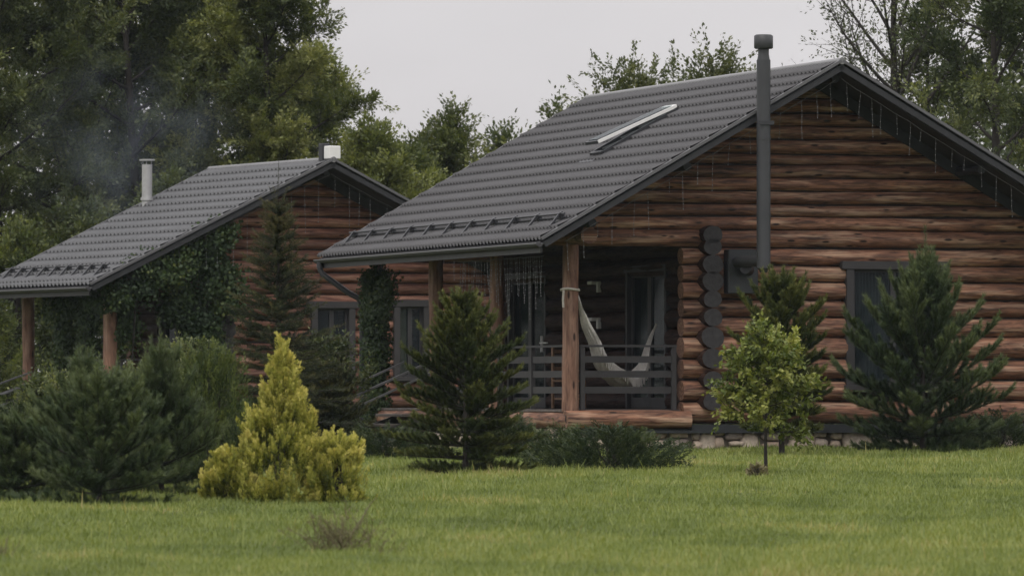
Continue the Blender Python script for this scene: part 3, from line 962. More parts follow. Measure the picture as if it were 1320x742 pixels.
# local -> world for things hung on or standing by a cabin
def loc1(x, y, z):
    c, s = math.cos(.3016), math.sin(.3016)
    return Vector((5.139 + x * c - y * s, 96.909 + x * s + y * c, z))
def loc2(x, y, z):
    c, s = math.cos(.47), math.sin(.47)
    return Vector((-3.3807 + x * c - y * s, 116.9637 + x * s + y * c, z))

# ---- hammock on the porch
def hammock():
    root = empty('hammock', loc1(-3.2, 2.0, -.24), .3016)
    tag(root, 'off-white fringed cotton hammock tied between the front porch post and the house wall', 'hammock')
    inv = lambda x, y, z: (x + 3.2, y - 2.0, z + .24)
    ctl = [(-3.98, 1.05, 1.50), (-3.90, 1.12, 1.27), (-3.80, 1.20, 1.0), (-3.62, 1.35, .72), (-3.44, 1.5, .36), (-3.2, 1.75, .16), (-2.9, 2.0, .08), (-2.6, 2.35, .16), (-2.38, 2.6, .40), (-2.22, 2.85, .70), (-2.07, 3.0, .98)]
    P = [Vector(p) + Vector((.125, .4, 0)) for p in ctl]
    def cr(t):
        t = t * (len(P) - 1); i = min(int(t), len(P) - 2); f = t - i
        p0, p1, p2, p3 = P[max(i - 1, 0)], P[i], P[i + 1], P[min(i + 2, len(P) - 1)]
        return .5 * ((2 * p1) + (p2 - p0) * f + (2 * p0 - 5 * p1 + 4 * p2 - p3) * f * f + (3 * p1 - p0 - 3 * p2 + p3) * f ** 3)
    n, m_ = 60, 16
    def hw(t):                                       # half width of the cloth
        e = min(max((t - .12) / .38, 0), 1) * min(max((1 - t - .10) / .34, 0), 1)
        return .075 * min(1, t * 6 + .3) * min(1, (1 - t) * 7 + .25) + .24 * (e ** 1.1)
    mb = MB(); vs = []
    perp = Vector((.55, -.83, 0)).normalized() * -1
    perp = Vector((.77, -.64, 0))
    edge = []
    for i in range(n + 1):
        t = i / n; c = cr(t); w = hw(t)
        for j in range(m_ + 1):
            u = -1 + 2 * j / m_
            lat = perp * (u * w * .62)
            z = w * .62 * u * u + .03 * math.sin(j * 2.2 + i * .35) + .012 * math.sin(j * 4.9 - i * .8) * min(1, w * 3)
            p = c + lat + Vector((0, 0, z))
            vs.append(inv(*p))
            if j == m_: edge.append(p)
    fs = [(i * (m_ + 1) + j, i * (m_ + 1) + j + 1, (i + 1) * (m_ + 1) + j + 1, (i + 1) * (m_ + 1) + j) for i in range(n) for j in range(m_)]
    mb.add(vs, fs, 0, None, .5, smooth=True)
    mb.build('cloth', M['fabric'], root)
    fr = MB()                                        # knotted fringe on the front edge
    for i in range(18, 50):
        p = edge[i]
        for q in range(3):
            pp = edge[i].lerp(edge[i + 1], q / 3)
            ln = rnd(.10, .20)
            a = inv(*pp); b = inv(pp.x + rnd(-.02, .02), pp.y - .02, pp.z - ln)
            fr.tube([a, b], .007, 4, cap=False)
    fr.build('fringe', M['fabric'], root)
    rp = MB()
    rp.tube([inv(*cr(0)), inv(-3.875, 1.42, 1.62), inv(-3.9, 1.35, 1.66)], .014, 6)
    a = [inv(-3.995 + .142 * math.cos(k * .52), 1.4 + .142 * math.sin(k * .52), 1.61 + .012 * math.sin(k)) for k in range(13)]
    rp.tube(a, .02, 8)
    rp.tube([inv(-4.125, 1.32, 1.60), inv(-4.145, 1.30, 1.45), inv(-4.135, 1.31, 1.33)], .018, 6)
    rp.build('rope', M['rope'], root)
    rp = MB(); rp.tube([inv(*cr(1)), inv(-1.88, 3.45, 1.10)], .02, 6)
    rp.build('rope', M['rope'], root)
hammock()

def chair():
    root = empty('wooden_chair', loc1(-2.62, 5.75, -.255), .3016 + .35)
    tag(root, 'light wooden chair behind the hammock on the porch', 'chair')
    k = MB(); k.box(-.21, .21, -.20, .20, .43, .46, bev=.01); k.build('seat', M['chairwood'], root)
    for sx in (-1, 1):
        for sy in (-1, 1):
            k = MB(); h = 1.0 if sy > 0 else .43
            k.box(sx * .19 - .02, sx * .19 + .02, sy * .18 - .02, sy * .18 + .02, 0, h, bev=.004); k.build('leg', M['chairwood'], root)
    k = MB()
    for z in (.62, .76, .90): k.box(-.17, .17, .17, .19, z, z + .06)
    k.build('backrest', M['chairwood'], root)
    k = MB(); k.box(-.17, .17, -.19, -.17, .2, .23); k.box(-.19, -.175, -.16, .16, .14, .17); k.box(.175, .19, -.16, .16, .14, .17)
    k.build('stretcher', M['chairwood'], root)
chair()

# ---- icicle light strings hanging from the roof edges
def light_string(lab, pts, parent_rows, tof, seed, dense=1.0, grp='icicle light strings under the roof edges'):
    random.seed(seed)
    a = Vector(pts[0]); b = Vector(pts[1])
    root = empty('light_string', tof(*a), 0)
    tag(root, lab, 'light string', grp)
    wa, wb = tof(*a), tof(*b)
    d = wb - wa; Ln = d.length
    k = MB()
    n = int(Ln / .25); pl = []
    for i in range(n + 1):
        p = d * (i / n); pl.append((p.x, p.y, p.z - .02 * abs(math.sin(i * 1.9))))
    k.tube(pl, .004, 4, cap=False); k.build('wire', M['wire'], root)
    s = .1
    while s < Ln:
        L_ = rnd(*parent_rows); p = d * (s / Ln)
        k = MB(); q = []
        m_ = max(3, int(L_ / .08))
        sway = rnd(-.03, .03)
        for i in range(m_ + 1):
            q.append((p.x + sway * i / m_ + rnd(-.004, .004), p.y + rnd(-.004, .004), p.z - L_ * i / m_))
        k.tube(q, .0032, 3, cap=False)
        for i in range(1, m_ + 1):
            c = Vector(q[i]); r = .0075
            k.add([c + Vector(v) * r for v in ((1, 0, 0), (-1, 0, 0), (0, 1, 0), (0, -1, 0), (0, 0, 1.6), (0, 0, -1.6))],
                  [(0, 2, 4), (2, 1, 4), (1, 3, 4), (3, 0, 4), (2, 0, 5), (1, 2, 5), (3, 1, 5), (0, 3, 5)], 1)
        k.build('strand', [M['wire'], M['bulb']], root)
        s += rnd(.18, .34) / dense
sl1 = (5.155 - 2.349) / 4.9
light_string('icicle light string under the right-hand rake of the larger cabin', [(0.05, .12, 4.90), (4.75, .12, 4.90 - sl1 * 4.7)], (.15, .62), loc1, 5)
light_string('icicle light string under the left-hand rake of the larger cabin', [(-.05, .12, 4.88), (-4.5, .12, 4.88 - sl1 * 4.45)], (.15, .62), loc1, 6, .8)
light_string('dense icicle light string hanging over the porch side of the larger cabin', [(-4.55, 1.0, 2.13), (-4.55, 5.6, 2.13)], (.35, 1.05), loc1, 7, 1.9)
light_string('faint icicle light string under the rake of the smaller cabin', [(-3.2, .12, 2.65), (0, .12, 4.12)], (.3, .9), loc2, 8, .8)
light_string('faint icicle light string on the right-hand rake of the smaller cabin', [(0.02, .12, 4.12), (3.4, .12, 2.5)], (.3, .9), loc2, 9, .8)

# ------------------------------------------------------------------ vegetation builders
def quads(c, u, v):
    return np.stack([c - u, c + v, c + u, c - v], 1)

def unit(a):
    return a / np.maximum(np.linalg.norm(a, axis=-1, keepdims=True), 1e-9)

def tubes_mesh(name, paths, mats, parent):
    """paths: list of (points, radii, sides)"""
    mb = MB()
    for p, r, n in paths: mb.tube(p, r, n, cap=False)
    return mb.build(name, mats, parent, geo=True)

def curve(p, d, ln, bend, n, rng, wob=.12):
    pts = [p]; d = np.array(d, float)
    for i in range(n):
        d = d + bend / n + rng.normal(0, wob, 3) / n ** .5 * .5
        d = d / np.linalg.norm(d)
        p = p + d * ln / n; pts.append(p)
    return np.array(pts)

def sample(pts, t):
    t = t * (len(pts) - 1); i = min(int(t), len(pts) - 2); f = t - i
    return pts[i] * (1 - f) + pts[i + 1] * f, unit(pts[i + 1] - pts[i])

def broadleaf(seed, h, r, bare=.2, n1=26, n2=9, n3=4, leaves=26, leaf=.085, twig=.55, up=.5, prof=None, spread=.13,
              trunk_r=.16, tint=(.05, .95), lean=0.0, droop=0.0, sub=.5, tipl=1.0, inner=.22):
    """returns wood paths, leaf quads, tints"""
    rng = np.random.default_rng(seed)
    wood = []
    tr = curve(np.zeros(3), (lean, 0, 1), h * .93, np.array([-lean * .5, 0, .1]), 10, rng, .10)
    wood.append((tr, np.linspace(trunk_r, trunk_r * .12, 11), 8))
    TW0 = []; TWd = []; TWl = []; TWt = []
    prof = prof or (lambda t: (math.sin(math.pi * min(1, (t * .93 + .10)) ** .8)) ** .65)
    for i in range(n1):
        t = bare + (1 - bare) * ((i + rng.uniform(0, .8)) / n1) ** .9
        p, d0 = sample(tr, min(t, .999))
        az = i * 2.399 + rng.normal(0, .35)
        tt = (t - bare) / (1 - bare)
        L1 = r * max(.18, prof(tt)) * rng.uniform(.72, 1.12)
        el = min(1.4, up * (.35 + 1.1 * tt) + rng.normal(0, .12))
        d = np.array([math.cos(az) * math.cos(el), math.sin(az) * math.cos(el), math.sin(el)])
        br = curve(p, d, L1 / max(.45, math.cos(el) ** .5), np.array([0, 0, .45 * up * 1.5 - droop]), 6, rng, .22)
        r1 = trunk_r * (.40 - .26 * tt)
        wood.append((br, np.linspace(r1, r1 * .15, 7), 5))
        clump = rng.uniform(-.32, .30)
        for j in range(n2 + 1):
            s = inner + (1 - inner) * (j + rng.uniform(0, .9)) / (n2 + 1)
            if j == n2: s = 1.0
            q, dd = sample(br, min(s, .999))
            rv = unit(rng.normal(0, 1, 3))
            e = unit(dd * .75 + (rv - dd * np.dot(rv, dd)) * .95 + np.array([0, 0, .18 - droop]))
            L2 = sub * L1 * (1.12 - .6 * s) * rng.uniform(.6, 1.2) * (tipl if j == n2 else 1)
            L2 = max(L2, .25)
            b2 = curve(q, e, L2, np.array([0, 0, .35 - droop * 1.5]), 4, rng, .25)
            wood.append((b2, np.linspace(r1 * .28, r1 * .05, 5), 3))
            for k in range(n3 + 1):
                s2 = .2 + .8 * (k + rng.uniform(0, 1)) / (n3 + 1)
                if k == n3: s2 = 1.0
                q2, d2 = sample(b2, min(s2, .999))
                rv = unit(rng.normal(0, 1, 3))
                e2 = unit(d2 * .8 + rv * .8 + np.array([0, 0, .15 - droop]))
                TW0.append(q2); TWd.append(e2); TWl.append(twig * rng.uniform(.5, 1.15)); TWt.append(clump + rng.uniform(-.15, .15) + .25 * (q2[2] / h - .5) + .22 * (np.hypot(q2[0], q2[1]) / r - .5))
    TW0 = np.array(TW0); TWd = np.array(TWd); TWl = np.array(TWl); TWt = np.array(TWt)
    n = len(TW0)
    for i in range(0, n, 3):
        wood.append((np.array([TW0[i], TW0[i] + TWd[i] * TWl[i] * .9]), [.006, .003], 3))
    s = rng.uniform(.05, 1.0, (n, leaves))
    c = TW0[:, None] + TWd[:, None] * (TWl[:, None] * s)[..., None]
    off = rng.normal(0, 1, (n, leaves, 3)); off = unit(off) * (spread * rng.uniform(.3, 1.0, (n, leaves, 1)))
    c = c + off; c[..., 2] -= .02
    u = unit(off * .8 + TWd[:, None] * spread * 1.1 + rng.normal(0, .04, c.shape) + np.array([0, 0, -.02 - droop * .1]))
    nv = unit(rng.normal(0, .55, c.shape) + np.array([0, 0, .9]))
    v = unit(np.cross(nv, u))
    sz = leaf * rng.uniform(.6, 1.15, (n, leaves, 1))
    q = quads(c.reshape(-1, 3), (u * sz * .5).reshape(-1, 3), (v * sz * .27).reshape(-1, 3))
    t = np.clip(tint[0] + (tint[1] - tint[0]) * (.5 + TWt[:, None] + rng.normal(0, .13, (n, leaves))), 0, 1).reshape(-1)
    return wood, q, t

def place_tree(name, label, cat, loc, data, leafmat, barkmat, group=None, rz=0, sc=1.0, foliage='crown'):
    root = empty(name, loc, rz); root.scale = (sc, sc, sc)
    tag(root, label, cat, group)
    wood, q, t = data
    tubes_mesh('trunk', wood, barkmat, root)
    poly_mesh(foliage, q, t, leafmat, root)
    return root

def needles(P0, Dr, Ln, cnt, nl, nw, rng, tip=0.0, ang=.75, base_t=.4, tvar=.2, twt=None):
    """needles round many straight shoots"""
    n = len(P0); P0 = np.asarray(P0); Dr = np.asarray(Dr); Ln = np.asarray(Ln)
    s = rng.uniform(.02, 1, (n, cnt))
    c = P0[:, None] + Dr[:, None] * (Ln[:, None] * s)[..., None]
    rv = rng.normal(0, 1, (n, cnt, 3))
    rv = rv - Dr[:, None] * (rv * Dr[:, None]).sum(-1, keepdims=True)
    rv = unit(rv)
    d = unit(Dr[:, None] * math.cos(ang) + rv * math.sin(ang))
    ln = nl * rng.uniform(.75, 1.15, (n, cnt, 1))
    w = unit(np.cross(d, rng.normal(0, 1, (n, cnt, 3)))) * nw
    tri = np.stack([c - w, c + w, c + d * ln], 2).reshape(-1, 3, 3)
    t = base_t + tip * (s - .4) + rng.normal(0, tvar * .45, (n, cnt))
    if twt is not None: t = t + np.asarray(twt)[:, None]
    return tri, np.clip(t, 0, 1).reshape(-1)

def conifer(seed, h, r, kind='pine', whorls=11, per=6, tw=7, cnt=80, nl=.07, nw=.0022, low=.06, upc=.55, powr=.9, twl=.22, lead=.35, rag=.25, prof=None):
    rng = np.random.default_rng(seed)
    wood = []
    tr = curve(np.zeros(3), (0, 0, 1), h - lead, np.zeros(3), 8, rng, .05)
    wood.append((tr, np.linspace(.012 + h * .013, .012, 9), 8))
    P = []; D = []; Lg = []; T = []
    def shoot(p, d, l, t):
        P.append(p); D.append(unit(np.array(d, float))); Lg.append(l); T.append(t)
    top = tr[-1]
    shoot(top, (rng.normal(0, .04), rng.normal(0, .04), 1), lead, .25)
    for k in range(4):
        a = k * 1.57 + rng.uniform(0, 1)
        shoot(top, (math.cos(a) * .6, math.sin(a) * .6, 1), lead * .5, .25)
    for i in range(whorls):
        tt = (i + .55) / whorls                       # 0 at the top
        z = (h - lead) * (1 - tt * (1 - low))
        p0, _ = sample(tr, min(.999, z / (h - lead)))
        for k in range(per):
            az = k * 2 * math.pi / per + i * 1.1 + rng.normal(0, .25)
            L1 = r * ((prof(tt) if prof else tt ** powr) * .93 + .07) * rng.uniform(1 - rag, 1 + rag * .45)
            if tt > .85: L1 *= .88
            el = (.95 - 1.12 * tt) * upc * 1.45 if kind == 'pine' else (.55 - .85 * tt) * upc
            d = np.array([math.cos(az) * math.cos(el), math.sin(az) * math.cos(el), math.sin(el)])
            pz = p0 + np.array([0, 0, rng.uniform(-.05, .05) * h / whorls * 3])
            br = curve(pz, d, L1, np.array([0, 0, (upc * (.85 - .62 * tt) if kind == 'pine' else -.05 + .3 * upc)]), 5, rng, .12)
            wood.append((br, np.linspace(.006 + .009 * L1, .004, 6), 4))
            bt = rng.uniform(-.2, .2)
            nt_ = max(2, int(round(tw * (.55 + L1 / r))))
            for j in range(nt_):
                s = .18 + .80 * (j + rng.uniform(0, .8)) / nt_
                q, dd = sample(br, min(s, .999))
                side = np.cross(dd, (0, 0, 1)); side = side / np.linalg.norm(side) * (1 if j % 2 else -1)
                if kind == 'pine':
                    e = dd * .75 + side * rng.uniform(.35, .8) + np.array([0, 0, rng.uniform(.25, .75)])
                else:
                    e = dd * .8 + side * rng.uniform(.5, .9) + np.array([0, 0, rng.uniform(-.25, .22)])
                l2 = twl * rng.uniform(.65, 1.2) * (1.1 - .3 * s)
                shoot(q, e, l2, bt + rng.uniform(-.2, .2) + .22 * s + (.16 if z > h * .6 else 0))
                if L1 > .35 and s < .8:
                    e2 = unit(np.array(e)); q3 = q + e2 * l2 * .5
                    shoot(q3, e2 + side * rng.uniform(-.8, .8) + np.array([0, 0, rng.uniform(0, .5 if kind == 'pine' else .2)]), l2 * .8, bt + .18 * s)
            # branch covered itself and its tip
            for s0, s1 in ((.0, .2), (.2, .45), (.45, .7), (.7, 1.0)):
                a, _ = sample(br, s0); b, _ = sample(br, .999 if s1 == 1 else s1)
                shoot(a, b - a, np.linalg.norm(b - a), bt + .2 * s0)
            a, dd = sample(br, .999)
            shoot(a, dd + np.array([0, 0, .55 if kind == 'pine' else 0]), twl * (1.35 - .5 * tt if kind == 'pine' else .9), bt + .35)
            if kind == 'pine':
                for q_ in (-1, 1):
                    sv = np.cross(dd, (0, 0, 1)) * q_ * .6
                    shoot(a, dd + sv + np.array([0, 0, .4]), twl * .8, bt + .3)
    for i in range(0, len(P)):
        wood.append((np.array([P[i], P[i] + D[i] * Lg[i] * .96]), [.0045, .003], 3))
    tri, t = needles(P, D, Lg, cnt, nl, nw, rng, tip=.18, ang=.62 if kind == 'pine' else .95, base_t=.36, twt=T)
    return wood, tri, t

def plumes(seed, h, r, prof, n=420, per=42, pl=.22, pw=.10, leaf=.035, outw=.5, tvar=.16, fill=.5, stems=9, lobes=0.25, jag=.1, clumps=0, cr=.15):
    """thuja / juniper: flat upright sprays over an uneven envelope. prof(t) = radius factor at height t"""
    rng = np.random.default_rng(seed)
    P = []; D = []; T = []; S = []; wood = []
    for k in range(stems):
        a = rng.uniform(0, 2 * math.pi); b = rng.uniform(.2, 1)
        tz = rng.uniform(.5, .92)
        e = np.array([math.cos(a) * r * prof(tz) * b * .5, math.sin(a) * r * prof(tz) * b * .5, h * tz])
        wood.append((np.array([[0, 0, 0], e * np.array([.7, .7, .45]), e]), [.02, .014, .006], 5))
    ph = rng.uniform(0, 6.28, 6)
    CC = []
    for k in range(clumps):
        t = rng.uniform(.03, .97) ** 1.25; a = k * 2.399 + rng.uniform(-.5, .5)
        rr = r * prof(t) * rng.uniform(.45, 1.0) ** .6
        CC.append((np.array([math.cos(a) * rr, math.sin(a) * rr, t * h * .95]), cr * rng.uniform(.5, 1.35) * (1.1 - .45 * t), rng.uniform(-.12, .12)))
    for i in range(n):
        if clumps and i % 5:
            c0, c1_, ct = CC[rng.integers(0, clumps)]
            dv = unit(rng.normal(0, 1, 3)); ra = rng.uniform(.25, 1) ** .5
            p = c0 + dv * c1_ * ra * np.array([1, 1, 1.15])
            if p[2] < .02: p[2] = .02 + rng.uniform(0, .05)
            P.append(p); od = unit(np.array([p[0], p[1], 0]))
            D.append(unit(np.array([od[0] * outw, od[1] * outw, 1.0]) + dv * .35 + rng.normal(0, .12, 3)))
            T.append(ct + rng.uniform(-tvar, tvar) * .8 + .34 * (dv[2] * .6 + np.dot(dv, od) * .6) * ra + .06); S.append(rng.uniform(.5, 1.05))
            continue
        t = rng.uniform(0, 1) ** 1.15
        a = rng.uniform(0, 2 * math.pi)
        lob = 1 + lobes * (math.sin(3 * a + ph[0] + 5 * t) * .5 + math.sin(5 * a + ph[1] - 9 * t) * .35 + math.sin(2 * a + ph[2] + 17 * t) * .3)
        rr = r * prof(t) * lob * (1 - fill * rng.uniform(0, 1) ** 2.2)
        p = np.array([math.cos(a) * rr, math.sin(a) * rr, t * h * (1 - .03) + rng.normal(0, jag * .12)])
        P.append(p); D.append(unit(np.array([math.cos(a) * outw, math.sin(a) * outw, 1.0]) + rng.normal(0, .16, 3)))
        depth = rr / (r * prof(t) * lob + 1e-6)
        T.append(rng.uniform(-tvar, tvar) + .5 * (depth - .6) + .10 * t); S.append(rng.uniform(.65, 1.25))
    P.append(np.array([0, 0, h * .93])); D.append(np.array([0, 0, 1.0])); T.append(.3); S.append(1.2)
    P = np.array(P); D = np.array(D); T = np.array(T); S = np.array(S)
    N = len(P)
    side = unit(np.cross(D, rng.normal(0, 1, (N, 3)))); nrm = np.cross(D, side)
    s = rng.uniform(0, 1, (N, per)) ** .8
    w = rng.uniform(-1, 1, (N, per)) * (1 - .75 * s)
    c = P[:, None] + D[:, None] * ((s - .4) * pl * S[:, None])[..., None] + side[:, None] * (w * pw * S[:, None])[..., None] + nrm[:, None] * (rng.normal(0, .16, (N, per)) * pw)[..., None]
    u = unit(D[:, None] + side[:, None] * (w * .9)[..., None] + rng.normal(0, .18, c.shape))
    v = unit(np.cross(u, nrm[:, None] + rng.normal(0, .35, c.shape)))
    sz = leaf * rng.uniform(.6, 1.25, (N, per, 1))
    q = quads(c.reshape(-1, 3), (u * sz * .62).reshape(-1, 3), (v * sz * .20).reshape(-1, 3))
    t = np.clip(.42 + T[:, None] + .30 * (s - .4) + rng.normal(0, .09, (N, per)), 0, 1).reshape(-1)
    return wood, q, t

def leaf_mass(seed, pts, rad, n, leaf=.08, hang=.5, tbase=.45, tvar=.2, out=(0, -1, 0)):
    """climber leaves scattered round a list of anchor points"""
    rng = np.random.default_rng(seed)
    pts = np.asarray(pts, float)
    i = rng.integers(0, len(pts), n)
    c = pts[i] + unit(rng.normal(0, 1, (n, 3))) * (rng.uniform(0, 1, (n, 1)) ** .5 * rad)
    nv = unit(np.array(out, float) + rng.normal(0, .6, (n, 3)) + np.array([0, 0, .35]))
    u = unit(np.cross(nv, rng.normal(0, 1, (n, 3))) + np.array([0, 0, -hang]))
    v = unit(np.cross(nv, u))
    sz = leaf * rng.uniform(.55, 1.2, (n, 1))
    # five sided leaf
    q = np.stack([c - u * sz * .45, c - u * sz * .05 + v * sz * .42, c + u * sz * .55, c - u * sz * .05 - v * sz * .42], 1)
    clump = np.array([noise.noise(Vector(p * 1.7)) for p in pts])[i]
    t = np.clip(tbase + clump * .75 + rng.normal(0, tvar, n), 0, 1)
    return q, t

# ------------------------------------------------------------------ background trees
ash = lambda t: (math.sin(math.pi * min(1, t * .9 + .12))) ** .6
BG = 'tall broadleaf trees behind the cabins'
def bgtree(seed, px, D, ztop, r, label, mat='leaf_a', bark='bark', **kw):
    x, y, g = at(px, D)
    h = ztop - g
    place_tree('broadleaf_tree', label, 'tree', (x, y, g), broadleaf(seed, h, r, **kw), M[mat], M[bark], BG, rz=seed * 1.3)

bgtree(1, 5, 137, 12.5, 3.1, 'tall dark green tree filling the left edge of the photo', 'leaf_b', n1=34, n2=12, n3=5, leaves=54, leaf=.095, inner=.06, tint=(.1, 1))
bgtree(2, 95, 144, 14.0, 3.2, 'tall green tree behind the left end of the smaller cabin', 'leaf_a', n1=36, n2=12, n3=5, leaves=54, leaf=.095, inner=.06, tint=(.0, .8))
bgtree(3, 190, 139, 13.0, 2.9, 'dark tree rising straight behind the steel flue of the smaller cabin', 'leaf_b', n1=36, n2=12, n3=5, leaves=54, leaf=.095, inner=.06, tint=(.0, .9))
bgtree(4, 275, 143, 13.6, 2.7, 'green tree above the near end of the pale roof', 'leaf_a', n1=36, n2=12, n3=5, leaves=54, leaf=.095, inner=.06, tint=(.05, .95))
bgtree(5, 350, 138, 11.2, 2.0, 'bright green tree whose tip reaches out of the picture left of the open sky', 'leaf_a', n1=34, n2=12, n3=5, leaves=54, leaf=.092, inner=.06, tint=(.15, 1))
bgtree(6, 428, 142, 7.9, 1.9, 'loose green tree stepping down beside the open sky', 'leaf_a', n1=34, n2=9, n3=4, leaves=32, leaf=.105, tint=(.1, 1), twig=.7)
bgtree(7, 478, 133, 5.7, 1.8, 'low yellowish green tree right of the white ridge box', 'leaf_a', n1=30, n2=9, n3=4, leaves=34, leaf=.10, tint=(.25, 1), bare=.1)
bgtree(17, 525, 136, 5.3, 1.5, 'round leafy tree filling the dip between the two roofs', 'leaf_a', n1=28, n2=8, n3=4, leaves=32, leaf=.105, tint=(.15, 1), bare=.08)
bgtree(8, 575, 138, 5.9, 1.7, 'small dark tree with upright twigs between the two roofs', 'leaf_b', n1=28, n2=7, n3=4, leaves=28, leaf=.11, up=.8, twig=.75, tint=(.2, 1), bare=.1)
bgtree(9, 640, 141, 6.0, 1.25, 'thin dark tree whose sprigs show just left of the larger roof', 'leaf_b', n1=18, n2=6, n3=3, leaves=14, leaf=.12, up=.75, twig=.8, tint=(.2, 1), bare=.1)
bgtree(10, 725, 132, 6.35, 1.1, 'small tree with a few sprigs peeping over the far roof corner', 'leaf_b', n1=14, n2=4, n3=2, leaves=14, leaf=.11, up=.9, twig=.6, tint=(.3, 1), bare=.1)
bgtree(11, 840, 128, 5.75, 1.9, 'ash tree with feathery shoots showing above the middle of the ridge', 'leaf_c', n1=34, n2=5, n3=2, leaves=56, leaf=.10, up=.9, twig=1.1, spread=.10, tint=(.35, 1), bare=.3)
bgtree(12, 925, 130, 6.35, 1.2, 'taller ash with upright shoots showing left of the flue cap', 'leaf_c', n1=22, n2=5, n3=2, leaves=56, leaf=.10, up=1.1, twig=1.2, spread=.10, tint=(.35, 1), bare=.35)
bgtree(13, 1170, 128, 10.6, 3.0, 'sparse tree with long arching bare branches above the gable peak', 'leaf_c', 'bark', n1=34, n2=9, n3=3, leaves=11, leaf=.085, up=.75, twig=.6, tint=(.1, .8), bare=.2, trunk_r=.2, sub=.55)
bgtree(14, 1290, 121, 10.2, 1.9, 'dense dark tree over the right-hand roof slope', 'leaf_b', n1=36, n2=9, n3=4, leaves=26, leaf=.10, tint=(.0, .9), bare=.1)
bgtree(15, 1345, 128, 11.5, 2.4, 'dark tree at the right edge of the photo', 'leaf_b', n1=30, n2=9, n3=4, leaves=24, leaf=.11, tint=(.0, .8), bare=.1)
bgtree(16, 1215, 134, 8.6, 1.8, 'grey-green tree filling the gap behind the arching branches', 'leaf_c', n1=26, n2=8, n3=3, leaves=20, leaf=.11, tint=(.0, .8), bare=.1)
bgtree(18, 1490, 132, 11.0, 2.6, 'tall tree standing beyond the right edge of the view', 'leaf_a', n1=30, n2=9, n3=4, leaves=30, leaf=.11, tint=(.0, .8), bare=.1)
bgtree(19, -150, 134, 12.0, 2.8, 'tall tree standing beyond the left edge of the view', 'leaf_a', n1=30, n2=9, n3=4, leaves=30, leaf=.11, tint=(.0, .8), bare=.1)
# lower growth behind the cabins
for i, (px, D, zt, r, lb) in enumerate([
        (20, 128, 3.3, 1.3, 'low shrubby tree with paler leaves beyond the left roof corner'),
        (110, 131, 4.0, 1.6, 'shrubby tree in the dark behind the left roof edge'),
        (235, 133, 4.6, 1.5, 'shrubby tree tucked behind the pale roof ridge'),
        (330, 131, 4.6, 1.3, 'shrubby tree behind the ridge end with the white box'),
        (520, 129, 3.6, 1.2, 'shrubby tree behind the gap where the two roofs meet'),
        (600, 130, 3.4, 1.2, 'shrubby tree hidden low behind the larger cabin porch')]):
    bgtree(40 + i, px, D, zt, r, lb, 'leaf_b' if i % 2 else 'leaf_a', n1=22, n2=7, n3=4, leaves=24, leaf=.11, bare=.03, tint=(.0, .8), up=.4)
# a far wood closes the view low down
def far_wood():
    rng = np.random.default_rng(77)
    Q = []; T = []
    n = 170000
    ang = rng.uniform(-.24, .24, n); D = rng.uniform(150, 175, n)
    x = D * np.tan(ang); hmax = 4.2 + 1.3 * np.sin(x * .55) + .8 * np.sin(x * 1.7 + 1) + 7.5 * (x < -6.5) + 3.5 * (x > 9)
    hmax = hmax + .9 * np.sin(x * 3.1 + D) + .5 * np.sin(x * 6.3 - D * 2)
    z = -1.2 + rng.uniform(0, 1, n) ** 1.25 * (hmax + 1.2)
    c = np.stack([x, D, z], 1)
    u = unit(rng.normal(0, 1, (n, 3))); v = unit(np.cross(u, rng.normal(0, 1, (n, 3))))
    sz = rng.uniform(.14, .26, (n, 1))
    t = np.clip(.3 + .4 * np.sin(x * 2.1) * np.sin(z * 1.8) * .6 + rng.normal(0, .2, n), 0, .9)
    o = poly_mesh('far_wood', quads(c, u * sz * .6, v * sz * .35), t, M['leaf_b'])
    tag(o, 'dark far wood closing the view behind the cabins', 'wood', kind='stuff')
far_wood()

# ------------------------------------------------------------------ garden plants
def garden(name, label, cat, px, D, data, mat, group=None, rz=0, part='needles', bark='bark'):
    lo_ = at(px, D); lo_ = (lo_[0], lo_[1], lo_[2] - (.10 if name in ('young_pine', 'young_fir') else .0))
    place_tree(name, label, cat, lo_, data, M[mat], M[bark], group, rz, foliage=part)

CON = 'young conifers planted on the lawn'
garden('young_pine', 'broad bushy young pine at the front left, nearest the lawn', 'pine', 128, 70.6, conifer(21, 1.50, 1.12, 'pine', whorls=8, per=7, tw=7, cnt=120, nl=.07, nw=.0030, upc=.7, powr=.5, twl=.22, lead=.30, low=.0, rag=.42), 'pine', CON)
garden('young_pine', 'taller young pine with upright candles left of the dark thuja', 'pine', 208, 73.5, conifer(22, 2.15, .95, 'pine', rag=.4, low=.0, whorls=9, per=7, tw=8, cnt=90, nl=.075, nw=.0026, upc=.85, powr=.7, twl=.26, lead=.62), 'pine', CON)
garden('young_pine', 'small pine with a single tall candle behind the broad bushy one', 'pine', 108, 75.5, conifer(23, 1.84, .62, rag=.4, kind='pine', whorls=8, per=6, tw=7, cnt=80, nl=.075, nw=.0026, upc=.8, powr=.6, twl=.22, lead=.36), 'pine', CON)
garden('young_pine', 'low sprawling pine at the left edge of the photo', 'pine', 22, 72.5, conifer(24, .95, .85, 'pine', whorls=7, per=7, tw=8, cnt=85, nl=.07, nw=.0026, upc=.45, powr=.5, twl=.2, lead=.12), 'pine', CON)
garden('young_pine', 'large dark pine with long upright candles in front of the gable window', 'pine', 1190, 96.0, conifer(25, 3.56, 1.45, 'pine', whorls=12, per=7, tw=7, cnt=190, nl=.085, nw=.0036, upc=.85, twl=.31, lead=.80, rag=.2, low=.0, prof=lambda t: min(1, t / .62) ** 1.0 * (1 - .30 * max(0, t - .68) / .32)), 'pine', CON)
